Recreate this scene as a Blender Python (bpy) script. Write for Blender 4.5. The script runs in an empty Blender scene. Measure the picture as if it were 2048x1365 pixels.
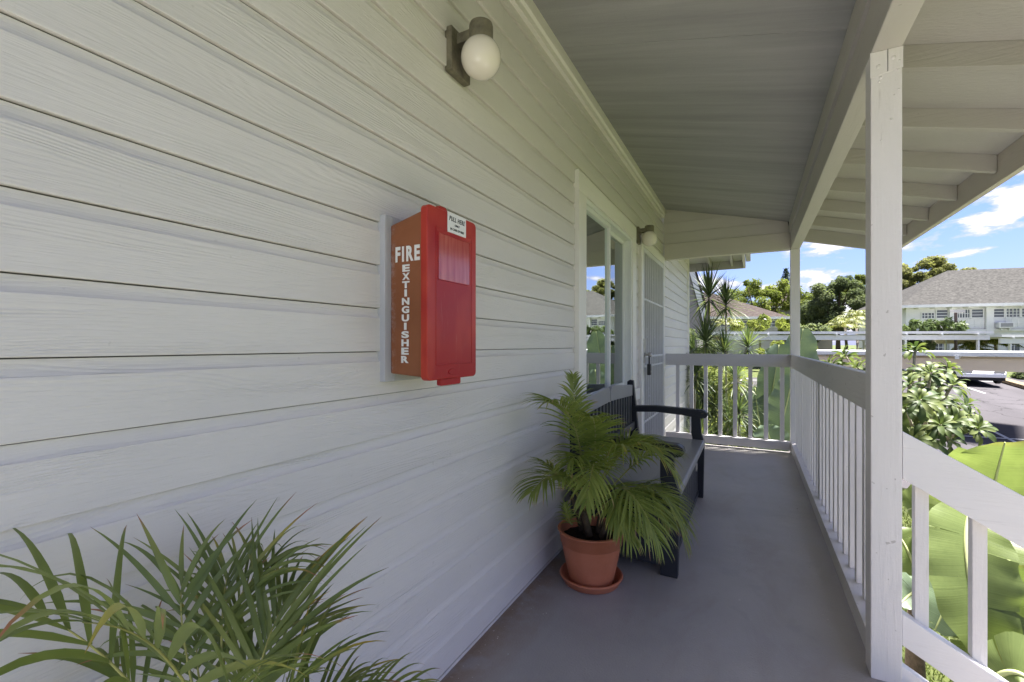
import bpy, bmesh, math, random
import numpy as np
from mathutils import Vector, Matrix, noise as mnoise
R = math.radians
random.seed(7); rng = np.random.default_rng(7)
scene = bpy.context.scene
COL = scene.collection

# ------------------------------------------------------------------ camera, sky, sun, exposure
CX, CZ = 0.992, 1.2
F = 910.0
YAW = math.atan(479.0 / 910.0)
cam_d = bpy.data.cameras.new('camera'); cam = bpy.data.objects.new('camera', cam_d); COL.objects.link(cam)
cam.location = (CX, 0, CZ); cam.rotation_euler = (R(90), 0, YAW)
cam_d.sensor_width = 36; cam_d.lens = 36 * F / 2048; cam_d.shift_y = 7.5 / 2048
cam_d.clip_start = 0.02; cam_d.clip_end = 3000
scene.camera = cam

SUN_EL, SUN_AZ = R(71), R(58)
RE = -0.25      # porch roof cut short here, unseen behind the viewpoint, to let daylight in
world = bpy.data.worlds.new('World'); scene.world = world; world.use_nodes = True
nt = world.node_tree; nt.nodes.clear()
def N(nt, typ, **kw):
    n = nt.nodes.new(typ)
    for k, v in kw.items():
        if k in n.inputs.keys() if hasattr(n.inputs, 'keys') else False:
            n.inputs[k].default_value = v
        else:
            setattr(n, k, v)
    return n
def L(nt, a, b): nt.links.new(a, b)
def math_node(nt, op, a, b=None, c=None, clamp=False):
    n = nt.nodes.new('ShaderNodeMath'); n.operation = op; n.use_clamp = clamp
    for i, x in enumerate((a, b, c)):
        if x is None: continue
        if isinstance(x, (int, float)): n.inputs[i].default_value = x
        else: nt.links.new(x, n.inputs[i])
    return n.outputs[0]
def mix_rgb(nt, fac, a, b, mode='MIX'):
    n = nt.nodes.new('ShaderNodeMix'); n.data_type = 'RGBA'; n.blend_type = mode
    for s, x in ((n.inputs[0], fac), (n.inputs[6], a), (n.inputs[7], b)):
        if isinstance(x, (int, float)): s.default_value = x
        elif isinstance(x, (tuple, list)): s.default_value = (x[0], x[1], x[2], 1)
        else: nt.links.new(x, s)
    return n.outputs[2]
def ramp(nt, val, stops):
    n = nt.nodes.new('ShaderNodeMapRange'); n.clamp = True
    nt.links.new(val, n.inputs[0]) if not isinstance(val, (int, float)) else None
    n.inputs[1].default_value, n.inputs[2].default_value, n.inputs[3].default_value, n.inputs[4].default_value = stops
    return n.outputs[0]
def noise_node(nt, vec, scale=5, detail=3, rough=.5, dist=0.0):
    n = nt.nodes.new('ShaderNodeTexNoise')
    n.inputs['Scale'].default_value = scale; n.inputs['Detail'].default_value = detail
    n.inputs['Roughness'].default_value = rough; n.inputs['Distortion'].default_value = dist
    if vec is not None: nt.links.new(vec, n.inputs['Vector'])
    return n.outputs[0]
def mapping(nt, vec, scale=(1, 1, 1), loc=(0, 0, 0)):
    n = nt.nodes.new('ShaderNodeMapping'); nt.links.new(vec, n.inputs[0])
    n.inputs['Scale'].default_value = scale; n.inputs['Location'].default_value = loc
    return n.outputs[0]

sky = nt.nodes.new('ShaderNodeTexSky'); sky.sky_type = 'NISHITA'; sky.sun_disc = False
sky.sun_elevation = SUN_EL; sky.sun_rotation = SUN_AZ; sky.air_density = 1.0; sky.dust_density = 0.6; sky.ozone_density = 1.5
tc = nt.nodes.new('ShaderNodeTexCoord')
sep = nt.nodes.new('ShaderNodeSeparateXYZ'); L(nt, tc.outputs['Generated'], sep.inputs[0])
den = math_node(nt, 'ADD', math_node(nt, 'MAXIMUM', sep.outputs[2], 0.0), 0.13)
px = math_node(nt, 'DIVIDE', sep.outputs[0], den); py = math_node(nt, 'DIVIDE', sep.outputs[1], den)
cmb = nt.nodes.new('ShaderNodeCombineXYZ'); L(nt, px, cmb.inputs[0]); L(nt, py, cmb.inputs[1])
cn = noise_node(nt, mapping(nt, tc.outputs['Generated'], (4.6, 4.6, 13), (2.3, 5.1, .4)), 1.9, 7, .56, .1)
cn2 = noise_node(nt, mapping(nt, cmb.outputs[0], (.5, .5, .5), (7.3, 1.1, 2.4)), 1.0, 3, .5)
cs = math_node(nt, 'ADD', cn, math_node(nt, 'MULTIPLY', math_node(nt, 'SUBTRACT', cn2, .5), .5))
cmask = ramp(nt, cs, (.48, .55, 0, 1))
core = ramp(nt, cs, (.52, .60, 0, 1))
ccol = mix_rgb(nt, core, (1.6, 1.6, 2.1), (2.9, 2.8, 2.9))
SKYMUL = (0.27, 0.285, 0.43)
skyc = mix_rgb(nt, 1.0, sky.outputs[0], SKYMUL, 'MULTIPLY')
hz = ramp(nt, sep.outputs[2], (-.02, .22, .55, 0))
skyc = mix_rgb(nt, hz, skyc, (.95, 1.08, 2.0))
final = mix_rgb(nt, math_node(nt, 'MULTIPLY', cmask, .85), skyc, ccol)
bg = nt.nodes.new('ShaderNodeBackground'); bg.inputs[1].default_value = 0.06
L(nt, final, bg.inputs[0])
wo = nt.nodes.new('ShaderNodeOutputWorld'); L(nt, bg.outputs[0], wo.inputs[0])

sun_d = bpy.data.lights.new('sun', 'SUN'); sun_d.energy = 3.5; sun_d.angle = R(12); sun_d.color = (1, .955, .91)
sun = bpy.data.objects.new('sun', sun_d); COL.objects.link(sun)
sdir = Vector((math.sin(SUN_AZ) * math.cos(SUN_EL), math.cos(SUN_AZ) * math.cos(SUN_EL), math.sin(SUN_EL)))
sun.rotation_euler = sdir.to_track_quat('Z', 'Y').to_euler(); sun.location = sdir * 50
vs = scene.view_settings; vs.view_transform = 'Standard'; vs.look = 'None'; vs.gamma = 1; vs.use_curve_mapping = False
vs.exposure = 3.25
scene.render.engine = 'CYCLES'
scene.cycles.max_bounces = 10; scene.cycles.diffuse_bounces = 7; scene.cycles.transparent_max_bounces = 12

# ------------------------------------------------------------------ helpers
SN, CS = math.sin(YAW), math.cos(YAW)
def at(u, v, t):
    """world point seen at photo pixel (u, v) at forward distance t from the viewpoint"""
    a = (u - 1024) / F; b = (690 - v) / F
    return Vector((CX + t * (-SN + CS * a), t * (CS + SN * a), CZ + t * b))
def fwd(x, y): return -SN * (x - CX) + CS * y
def ground_z(x, y):
    s = fwd(x, y)
    if s < 12: return -1.9
    if s < 28: return -1.9 + .07 * (s - 12)
    if s < 31: return -.78 + .11 * (s - 28)
    return -.45
def tag(o, label=None, cat=None, group=None, kind=None):
    if label: o['label'] = label
    if cat: o['category'] = cat
    if group: o['group'] = group
    if kind: o['kind'] = kind
    return o
def thing(name, loc, label, cat, group=None, rz=0):
    o = bpy.data.objects.new(name, None); COL.objects.link(o); o.empty_display_size = .1
    o.location = loc; o.rotation_euler = (0, 0, rz)
    return tag(o, label, cat, group)
bpy.context.view_layer.update()
class MB:
    """collects geometry in WORLD coordinates (or local, when the parent is moved afterwards)"""
    def __init__(s): s.v = []; s.f = []; s.t = []; s.r = []; s.smooth = False
    def add(s, vs, fs, t=None, r=0.0):
        o = len(s.v); s.v += [tuple(p) for p in vs]; s.f += [tuple(i + o for i in f) for f in fs]
        s.t += (list(t) if t is not None else [0.0] * len(vs))
        s.r += ([r] * len(vs) if isinstance(r, (int, float)) else list(r))
        return s
    def box(s, a, b):
        (x0, y0, z0), (x1, y1, z1) = a, b
        return s.add([(x0,y0,z0),(x1,y0,z0),(x1,y1,z0),(x0,y1,z0),(x0,y0,z1),(x1,y0,z1),(x1,y1,z1),(x0,y1,z1)],
                     [(0,3,2,1),(4,5,6,7),(0,1,5,4),(1,2,6,5),(2,3,7,6),(3,0,4,7)])
    def prism(s, prof, axis, a, b, cap=True):
        """prof: list of 2D points; axis 'x': prof=(y,z); 'y': prof=(x,z); 'z': prof=(x,y)"""
        n = len(prof)
        def P(p, w): return {'x': (w, p[0], p[1]), 'y': (p[0], w, p[1]), 'z': (p[0], p[1], w)}[axis]
        vs = [P(p, a) for p in prof] + [P(p, b) for p in prof]
        fs = [(i, (i+1) % n, n + (i+1) % n, n + i) for i in range(n)]
        if cap: fs += [tuple(range(n-1, -1, -1)), tuple(range(n, 2*n))]
        return s.add(vs, fs)
    def tube(s, pts, rad, seg=8, cap=True, r=0.0):
        pts = [Vector(p) for p in pts]; n = len(pts)
        if isinstance(rad, (int, float)): rad = [rad] * n
        vs, ts = [], []
        up = Vector((0, 0, 1))
        for i, p in enumerate(pts):
            d = (pts[min(i+1, n-1)] - pts[max(i-1, 0)]).normalized()
            a = d.cross(up)
            if a.length < .05: a = d.cross(Vector((1, 0, 0)))
            a.normalize(); b = a.cross(d)
            for k in range(seg):
                th = 2 * math.pi * k / seg
                vs.append(p + a * math.cos(th) * rad[i] + b * math.sin(th) * rad[i]); ts.append(i / max(1, n-1))
        fs = [(i*seg+k, i*seg+(k+1) % seg, (i+1)*seg+(k+1) % seg, (i+1)*seg+k) for i in range(n-1) for k in range(seg)]
        if cap: fs += [tuple(range(seg-1, -1, -1)), tuple((n-1)*seg+k for k in range(seg))]
        return s.add(vs, fs, ts, r)
    def lathe(s, prof, c=(0, 0, 0), seg=40):
        n = len(prof); vs = []
        for (r, z) in prof:
            for k in range(seg):
                th = 2 * math.pi * k / seg
                vs.append((c[0] + r * math.cos(th), c[1] + r * math.sin(th), c[2] + z))
        fs = [(i*seg+k, i*seg+(k+1) % seg, (i+1)*seg+(k+1) % seg, (i+1)*seg+k) for i in range(n-1) for k in range(seg)]
        return s.add(vs, fs)
    def build(s, name, mat, parent=None, bevel=0, smooth=False, attrs=False, bseg=2):
        me = bpy.data.meshes.new(name); me.from_pydata(s.v, [], s.f)
        if attrs:
            for nm, arr in (('t', s.t), ('r', s.r)):
                at_ = me.attributes.new(nm, 'FLOAT', 'POINT'); at_.data.foreach_set('value', np.array(arr, dtype=np.float32))
        bm = bmesh.new(); bm.from_mesh(me)
        bmesh.ops.recalc_face_normals(bm, faces=bm.faces) if not attrs else None
        if bevel:
            eds = [e for e in bm.edges if len(e.link_faces) == 2 and e.calc_face_angle() > .5]
            bmesh.ops.bevel(bm, geom=eds, offset=bevel, segments=bseg, affect='EDGES', profile=.6, clamp_overlap=True)
        bm.to_mesh(me); bm.free()
        if smooth:
            me.polygons.foreach_set('use_smooth', [True] * len(me.polygons))
        if mat: me.materials.append(mat)
        o = bpy.data.objects.new(name, me); COL.objects.link(o)
        if parent is not None:
            o.parent = parent
            # geometry stays where it was written: parents sit unrotated at their location chain
            w = wloc(parent)
            o.location = (-w[0], -w[1], -w[2])
            if len(me.vertices):      # origin at the piece's own place
                c = Vector(me.vertices[0].co)
        return o
def wloc(o):
    v = Vector((0, 0, 0))
    while o is not None:
        v += Vector(o.location); o = o.parent
    return v
def box(name, a, b, mat, parent=None, bevel=0.002):
    return MB().box(a, b).build(name, mat, parent, bevel)
def inst(src, name, parent, offset):
    """share a mesh: copy of an object shifted by offset"""
    o = bpy.data.objects.new(name, src.data); COL.objects.link(o); o.parent = parent
    o.location = Vector(src.location) + Vector(offset); return o

# ------------------------------------------------------------------ materials
def new_mat(name):
    m = bpy.data.materials.new(name); m.use_nodes = True; nt = m.node_tree
    b = nt.nodes['Principled BSDF']; return m, nt, b
def objco(nt, rand=0.0):
    tc = nt.nodes.new('ShaderNodeTexCoord'); v = tc.outputs['Object']
    if rand:
        oi = nt.nodes.new('ShaderNodeObjectInfo')
        sc = nt.nodes.new('ShaderNodeVectorMath'); sc.operation = 'SCALE'
        cmb = nt.nodes.new('ShaderNodeCombineXYZ'); cmb.inputs[0].default_value = 1; cmb.inputs[1].default_value = 1.7; cmb.inputs[2].default_value = .6
        L(nt, cmb.outputs[0], sc.inputs[0]); L(nt, math_node(nt, 'MULTIPLY', oi.outputs['Random'], rand), sc.inputs['Scale'])
        ad = nt.nodes.new('ShaderNodeVectorMath'); ad.operation = 'ADD'; L(nt, v, ad.inputs[0]); L(nt, sc.outputs[0], ad.inputs[1]); v = ad.outputs[0]
    return v
def add_bump(nt, b, h, dist, strength=1.0):
    n = nt.nodes.new('ShaderNodeBump'); n.inputs['Distance'].default_value = dist; n.inputs['Strength'].default_value = strength
    L(nt, h, n.inputs['Height']); L(nt, n.outputs[0], b.inputs['Normal'])
def setp(b, rough=.5, spec=.5, **kw):
    b.inputs['Roughness'].default_value = rough; b.inputs['Specular IOR Level'].default_value = spec
    for k, v in kw.items(): b.inputs[k].default_value = v

def paint_wood(name, col, axis='y', rough=.5, grain=1.0, dirt=.12, cathedral=False, dirtcol=(.17, .14, .11), rand=9.0):
    m, nt, b = new_mat(name); v = objco(nt, rand)
    s = {'x': (1, 14, 14), 'y': (14, 1, 14), 'z': (14, 14, 1)}[axis]
    streak = noise_node(nt, mapping(nt, v, tuple(k * 2.2 for k in s)), 3.0, 5, .6, .3)
    if cathedral:
        low = noise_node(nt, mapping(nt, v, (3, .95, 8.0)), 1.0, 2.5, .5, .3)
        sz = nt.nodes.new('ShaderNodeSeparateXYZ'); L(nt, v, sz.inputs[0])
        rings = math_node(nt, 'SINE', math_node(nt, 'ADD', math_node(nt, 'MULTIPLY', low, 175.0), math_node(nt, 'MULTIPLY', sz.outputs[2], 620.0)))
        fine = noise_node(nt, mapping(nt, v, (60, 12, 300)), 1.0, 3, .6)
        amp = ramp(nt, noise_node(nt, mapping(nt, v, (3, .9, 6)), 1.3, 2), (.42, .60, .08, 1.15))
        h = math_node(nt, 'ADD', math_node(nt, 'MULTIPLY', math_node(nt, 'MULTIPLY', rings, amp), .17), math_node(nt, 'MULTIPLY', fine, .8))
        add_bump(nt, b, h, .0010 * grain)
    else:
        pits = noise_node(nt, v, 60, 3, .6)
        h = math_node(nt, 'ADD', streak, math_node(nt, 'MULTIPLY', pits, .4))
        add_bump(nt, b, h, .0016 * grain)
    big = noise_node(nt, mapping(nt, v, {'x': (.6, 2, 2), 'y': (2, .6, 2), 'z': (2, 2, .6)}[axis]), 1.6, 4, .6)
    c = mix_rgb(nt, ramp(nt, big, (.3, .7, 0, 1)), tuple(x * .94 for x in col), tuple(min(1, x * 1.05) for x in col))
    spots = ramp(nt, noise_node(nt, mapping(nt, v, tuple(k * .5 for k in s)), 7, 6, .7), (.60, .75, 0, dirt * 3))
    c = mix_rgb(nt, spots, c, dirtcol)
    nick = ramp(nt, noise_node(nt, v, 38, 2, .5), (.735, .76, 0, dirt * 4))
    c = mix_rgb(nt, nick, c, dirtcol)
    L(nt, c, b.inputs['Base Color']); setp(b, rough, .35)
    return m
def simple(name, col, rough=.5, spec=.5, var=.08, scale=8, bump=0, bscale=40, metallic=0, **kw):
    m, nt, b = new_mat(name); v = objco(nt, 5.0)
    n = noise_node(nt, v, scale, 4, .6)
    c = mix_rgb(nt, ramp(nt, n, (.3, .7, 0, 1)), tuple(x * (1 - var) for x in col), tuple(min(1, x * (1 + var)) for x in col))
    L(nt, c, b.inputs['Base Color']); setp(b, rough, spec, **kw); b.inputs['Metallic'].default_value = metallic
    if bump: add_bump(nt, b, noise_node(nt, v, bscale, 4, .6), bump)
    return m
def attr(nt, name):
    n = nt.nodes.new('ShaderNodeAttribute'); n.attribute_name = name; return n.outputs['Fac']
def leaf_mat(name, c1, c2, tip=None, tipstart=.8, rough=.45, trans=.35, yellow=None, vein=0, spec=.4, tipmin=0.0):
    """foliage: colour between c1 and c2 by leaf, optional brown tips, some light let through"""
    m, nt, b = new_mat(name); t, r = attr(nt, 't'), attr(nt, 'r')
    tc = nt.nodes.new('ShaderNodeTexCoord')
    nz = noise_node(nt, tc.outputs['Object'], 9, 3, .6)
    c = mix_rgb(nt, r, c1, c2)
    c = mix_rgb(nt, ramp(nt, nz, (.3, .75, 0, .45)), c, tuple(x * .62 for x in c1))
    if yellow:
        f = math_node(nt, 'MULTIPLY', ramp(nt, r, (.72, 1.0, 0, 1)), ramp(nt, math_node(nt, 'ADD', t, math_node(nt, 'MULTIPLY', nz, .5)), (.55, 1.1, 0, 1)))
        c = mix_rgb(nt, f, c, yellow)
    if tip:
        st = math_node(nt, 'ADD', t, math_node(nt, 'MULTIPLY', math_node(nt, 'SUBTRACT', math_node(nt, 'FRACT', math_node(nt, 'MULTIPLY', r, 7.31)), .5), .35))
        c = mix_rgb(nt, ramp(nt, st, (tipstart, tipstart + .14, 0, 1)), c, tip)
    if vein:
        cv_ = nt.nodes.new('ShaderNodeCombineXYZ'); L(nt, math_node(nt, 'MULTIPLY', t, vein / 4.0), cv_.inputs[0]); L(nt, math_node(nt, 'MULTIPLY', r, 20.0), cv_.inputs[1]); wv = math_node(nt, 'MULTIPLY', math_node(nt, 'SUBTRACT', noise_node(nt, cv_.outputs[0], 1.0, 3, .6), .5), 3.0)
        c = mix_rgb(nt, ramp(nt, wv, (-.6, .6, 0, .35)), c, tuple(x * 1.5 for x in c2))
        add_bump(nt, b, wv, .0006)
    L(nt, c, b.inputs['Base Color']); setp(b, rough, spec)
    tr = nt.nodes.new('ShaderNodeBsdfTranslucent'); L(nt, mix_rgb(nt, 1.0, c, (1.25, 1.3, .85), 'MULTIPLY'), tr.inputs[0])
    mx = nt.nodes.new('ShaderNodeMixShader'); mx.inputs[0].default_value = trans
    L(nt, b.outputs[0], mx.inputs[1]); L(nt, tr.outputs[0], mx.inputs[2]); L(nt, mx.outputs[0], nt.nodes['Material Output'].inputs[0])
    return m

M = {}
M['siding'] = paint_wood('siding_paint', (.68, .648, .608), 'y', .42, 1.9, .03, cathedral=True, rand=9)
M['siding_x'] = paint_wood('gable_siding_paint', (.60, .565, .53), 'x', .45, .8, .03)
M['trim_y'] = paint_wood('trim_paint_long', (.82, .79, .73), 'y', .45, .7, .05)
M['trim_z'] = paint_wood('trim_paint_upright', (.82, .79, .73), 'z', .45, .7, .06)
M['post'] = paint_wood('post_paint', (.74, .715, .71), 'z', .42, 1.3, .10)
M['rail_x'] = paint_wood('rail_paint_across', (.66, .635, .625), 'x', .42, .9, .07)
M['rail_y'] = paint_wood('rail_paint_long', (.66, .635, .62), 'y', .45, .9, .12)
M['stair_rail'] = paint_wood('stair_rail_paint', (.78, .76, .76), 'x', .40, .8, .06)
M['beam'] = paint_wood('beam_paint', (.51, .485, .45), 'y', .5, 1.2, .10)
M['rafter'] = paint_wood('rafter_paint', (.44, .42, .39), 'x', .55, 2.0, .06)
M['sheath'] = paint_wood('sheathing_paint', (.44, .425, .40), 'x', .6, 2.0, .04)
M['vinyl'] = simple('white_vinyl', (.78, .79, .75), .35, .5, .02)
M['white'] = simple('white_house_paint', (.62, .62, .61), .6, .3, .06, 1.5)
M['white_metal'] = simple('white_metal_paint', (.68, .68, .67), .4, .4, .05, 6)
M['dark'] = simple('dark_room', (.03, .03, .032), .8, .2)
M['steel'] = simple('worn_steel', (.45, .43, .40), .35, .5, .15, 20, metallic=.9)
M['black_metal'] = simple('black_metal', (.02, .02, .02), .4, .5)
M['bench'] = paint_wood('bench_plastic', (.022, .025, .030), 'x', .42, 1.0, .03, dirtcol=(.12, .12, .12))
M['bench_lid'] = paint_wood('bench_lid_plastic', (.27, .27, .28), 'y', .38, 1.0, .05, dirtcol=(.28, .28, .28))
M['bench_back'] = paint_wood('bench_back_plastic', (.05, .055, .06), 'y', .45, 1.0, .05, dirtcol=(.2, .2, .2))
M['bronze'] = simple('weathered_bronze', (.20, .18, .13), .5, .4, .35, 30, .0008, 60, metallic=.35)
M['globe'] = simple('milk_glass', (.80, .74, .64), .12, .5, .01)
M['globe'].node_tree.nodes['Principled BSDF'].inputs['Subsurface Weight'].default_value = .3
M['globe'].node_tree.nodes['Principled BSDF'].inputs['Subsurface Radius'].default_value = (.05, .05, .05)
M['soil'] = simple('potting_soil', (.025, .018, .012), .9, .2, .4, 60, .01, 90)
M['lettering'] = simple('white_lettering', (.78, .76, .72), .5, .3, .04, 40)
M['black_ink'] = simple('black_ink', (.02, .02, .02), .5, .3)
M['label'] = simple('paper_label', (.76, .75, .73), .4, .4, .04, 30)
M['bark'] = simple('bark', (.10, .075, .05), .85, .2, .35, 25, .006, 40)
M['pale_bark'] = simple('pale_bark', (.33, .29, .24), .8, .2, .2, 30, .003, 60)
M['mulch'] = simple('mulch_bank', (.15, .115, .07), .9, .2, .35, 6, .03, 10)
M['kerb'] = simple('kerb_concrete', (.2, .19, .175), .8, .2, .12, 3)
M['line_paint'] = simple('road_line_paint', (.32, .32, .31), .6, .3, .12, 10)
M['beige_beam'] = paint_wood('carport_beam_paint', (.60, .50, .38), 'x', .6, 1.0, .05)
M['car_paint'] = simple('white_car_paint', (.66, .66, .67), .25, .5, .02); M['car_paint'].node_tree.nodes['Principled BSDF'].inputs['Coat Weight'].default_value = .6
M['rubber'] = simple('tyre_rubber', (.02, .02, .02), .8, .3)
M['tail'] = simple('red_lens', (.25, .02, .02), .2, .5)

# terracotta plastic pot with dusty rim
m, ntm, b = new_mat('terracotta'); v = objco(ntm)
c = mix_rgb(ntm, ramp(ntm, noise_node(ntm, v, 7, 4, .6), (.3, .7, 0, 1)), (.42, .135, .065), (.52, .185, .10))
c = mix_rgb(ntm, ramp(ntm, noise_node(ntm, v, 26, 5, .7), (.66, .78, 0, .6)), c, (.5, .42, .36))
L(ntm, c, b.inputs['Base Color']); setp(b, .5, .35); M['pot'] = m

# porch floor: grey deck paint, brown stains, fine sand texture
m, ntm, b = new_mat('deck_paint'); v = objco(ntm)
base = mix_rgb(ntm, ramp(ntm, noise_node(ntm, v, 1.3, 5, .6), (.3, .7, 0, 1)), (.305, .288, .280), (.395, .374, .362))
st = ramp(ntm, noise_node(ntm, mapping(ntm, v, (2.2, .9, 1), (3, 1, 0)), 1.5, 5, .65, .8), (.50, .68, 0, .75))
base = mix_rgb(ntm, st, base, (.30, .265, .24))
sepx = ntm.nodes.new('ShaderNodeSeparateXYZ'); L(ntm, v, sepx.inputs[0])
edge = math_node(ntm, 'MULTIPLY', ramp(ntm, sepx.outputs[0], (.03, .22, 1, 0)), ramp(ntm, noise_node(ntm, v, 6, 4, .7), (.3, .55, .2, 1)))
base = mix_rgb(ntm, edge, base, (.25, .18, .13))
edge2 = math_node(ntm, 'MULTIPLY', ramp(ntm, sepx.outputs[0], (1.18, 1.42, 0, 1)), ramp(ntm, noise_node(ntm, v, 4, 4, .7), (.3, .6, .1, .8)))
base = mix_rgb(ntm, edge2, base, (.35, .30, .26))
blot = ramp(ntm, noise_node(ntm, v, 5.5, 2, .5, .4), (.64, .70, 0, .5))
base = mix_rgb(ntm, blot, base, (.31, .295, .29))
sp = ramp(ntm, noise_node(ntm, v, 42, 1, .5), (.80, .815, 0, .9))
base = mix_rgb(ntm, sp, base, (.5, .5, .48))
L(ntm, base, b.inputs['Base Color']); setp(b, .42, .45)
hh = math_node(ntm, 'ADD', noise_node(ntm, v, 130, 3, .6), math_node(ntm, 'MULTIPLY', noise_node(ntm, v, 3, 3, .6), 3.0))
add_bump(ntm, b, hh, .0022); M['floor'] = m

# porch ceiling: painted rough plywood, rows of brush-like saw marks across
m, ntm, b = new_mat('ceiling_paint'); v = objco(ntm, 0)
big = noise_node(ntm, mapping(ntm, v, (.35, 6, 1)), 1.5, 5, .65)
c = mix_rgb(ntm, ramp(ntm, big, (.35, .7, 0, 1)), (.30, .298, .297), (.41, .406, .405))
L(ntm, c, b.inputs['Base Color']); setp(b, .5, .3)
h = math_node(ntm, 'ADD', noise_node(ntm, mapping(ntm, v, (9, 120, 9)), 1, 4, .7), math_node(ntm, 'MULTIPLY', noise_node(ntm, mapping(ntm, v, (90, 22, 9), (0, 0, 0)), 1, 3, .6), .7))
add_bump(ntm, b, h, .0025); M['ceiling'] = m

# window glass: clear sheet, mirror-like at this slant, dark room behind
def glass(name, tint, refl):
    m, nt, b = new_mat(name); nt.nodes.remove(b)
    g = nt.nodes.new('ShaderNodeBsdfGlossy'); g.inputs['Roughness'].default_value = .01; g.inputs[0].default_value = (.9, .95, .92, 1)
    t = nt.nodes.new('ShaderNodeBsdfTransparent'); t.inputs[0].default_value = (*tint, 1)
    fr = nt.nodes.new('ShaderNodeFresnel'); fr.inputs[0].default_value = 1.5
    mx = nt.nodes.new('ShaderNodeMixShader'); L(nt, math_node(nt, 'ADD', math_node(nt, 'MULTIPLY', fr.outputs[0], 1.6), refl, clamp=True), mx.inputs[0])
    L(nt, t.outputs[0], mx.inputs[1]); L(nt, g.outputs[0], mx.inputs[2]); L(nt, mx.outputs[0], nt.nodes['Material Output'].inputs[0])
    return m
M['glass'] = glass('window_glass', (.6, .7, .66), .38)
M['screen_glass'] = glass('screened_glass', (.35, .35, .35), .07)
M['far_glass'] = simple('far_window_glass', (.06, .07, .08), .12, .8, .3, 1.2)

# asphalt
m, ntm, b = new_mat('asphalt'); v = objco(ntm)
c = mix_rgb(ntm, ramp(ntm, noise_node(ntm, mapping(ntm, v, (1, .35, 1)), .35, 6, .6, .6), (.3, .7, 0, 1)), (.045, .0425, .0455), (.068, .064, .069))
crk = ntm.nodes.new('ShaderNodeTexVoronoi'); crk.feature = 'DISTANCE_TO_EDGE'; crk.inputs['Scale'].default_value = .33
dn = ntm.nodes.new('ShaderNodeTexNoise'); dn.inputs['Scale'].default_value = .8; dn.inputs['Detail'].default_value = 4; L(ntm, v, dn.inputs['Vector'])
sc = ntm.nodes.new('ShaderNodeVectorMath'); sc.operation = 'SCALE'; sc.inputs['Scale'].default_value = 1.6; L(ntm, dn.outputs['Color'], sc.inputs[0])
ad = ntm.nodes.new('ShaderNodeVectorMath'); ad.operation = 'ADD'; L(ntm, v, ad.inputs[0]); L(ntm, sc.outputs[0], ad.inputs[1]); L(ntm, ad.outputs[0], crk.inputs['Vector'])
c = mix_rgb(ntm, ramp(ntm, crk.outputs['Distance'], (.004, .014, .7, 0)), c, (.022, .021, .022))
L(ntm, c, b.inputs['Base Color']); setp(b, .9, .04); add_bump(ntm, b, noise_node(ntm, v, 60, 3, .6), .004); M['asphalt'] = m
# lawn
m, ntm, b = new_mat('lawn'); v = objco(ntm)
c = mix_rgb(ntm, ramp(ntm, noise_node(ntm, v, 4, 6, .7), (.3, .7, 0, 1)), (0.035, 0.048, 0.011), (0.074, 0.090, 0.023))
L(ntm, c, b.inputs['Base Color']); setp(b, .8, .2); add_bump(ntm, b, noise_node(ntm, v, 30, 5, .7), .04); M['lawn'] = m
# shingles
def shingle_mat(name, c1, c2):
    m, nt, b = new_mat(name); tc = nt.nodes.new('ShaderNodeTexCoord'); v = tc.outputs['Object']
    n1 = noise_node(nt, mapping(nt, v, (2.2, 2.2, 7)), 1.2, 6, .75); n2 = noise_node(nt, mapping(nt, v, (5, 5, 18)), 1.0, 2, .5)
    c = mix_rgb(nt, ramp(nt, math_node(nt, 'ADD', math_node(nt, 'MULTIPLY', n1, .5), math_node(nt, 'MULTIPLY', n2, .5)), (.36, .64, 0, 1)), c1, c2)
    L(nt, c, b.inputs['Base Color']); setp(b, .9, .05)
    return m
M['shingle'] = shingle_mat('grey_shingles', (.024, .0235, .0225), (.068, .066, .062))
M['shingle_brown'] = shingle_mat('brown_shingles', (0.028, 0.022, 0.020), (0.063, 0.052, 0.048))

# red plastic cabinet
m, ntm, b = new_mat('red_cover'); v = objco(ntm)
cl = ramp(ntm, noise_node(ntm, mapping(ntm, v, (4, 5, 2.6), (.3, .2, .1)), 1.6, 2, .5), (.38, .66, 0, 1))
c = mix_rgb(ntm, cl, (.33, .010, .010), (.47, .05, .025))
c = mix_rgb(ntm, ramp(ntm, noise_node(ntm, mapping(ntm, v, (1, 130, 12)), 1, 3, .6), (.62, .8, 0, .25)), c, (.5, .2, .16))
L(ntm, c, b.inputs['Base Color']); setp(b, .38, .3); b.inputs['Coat Weight'].default_value = .12; b.inputs['Coat Roughness'].default_value = .2; M['red'] = m
m, ntm, b = new_mat('faded_red_box'); v = objco(ntm)
c = mix_rgb(ntm, ramp(ntm, noise_node(ntm, v, 9, 4, .6), (.3, .7, 0, 1)), (.235, .082, .032), (.29, .105, .045))
sx = ntm.nodes.new('ShaderNodeSeparateXYZ'); L(ntm, v, sx.inputs[0])
chalk = math_node(ntm, 'MULTIPLY', ramp(ntm, sx.outputs[0], (.04, .062, 1, 0)), ramp(ntm, noise_node(ntm, v, 45, 5, .7), (.45, .62, 0, .75)))
c = mix_rgb(ntm, chalk, c, (.40, .30, .27))
c = mix_rgb(ntm, ramp(ntm, noise_node(ntm, v, 90, 2, .6), (.74, .78, 0, .5)), c, (.6, .4, .35))
L(ntm, c, b.inputs['Base Color']); setp(b, .45, .3); M['oldred'] = m
m, ntm, b = new_mat('clear_red_window'); v = objco(ntm)
c = mix_rgb(ntm, ramp(ntm, noise_node(ntm, mapping(ntm, v, (1, 60, 6)), 1, 3, .6), (.3, .8, 0, 1)), (.36, .035, .03), (.54, .14, .10))
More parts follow.
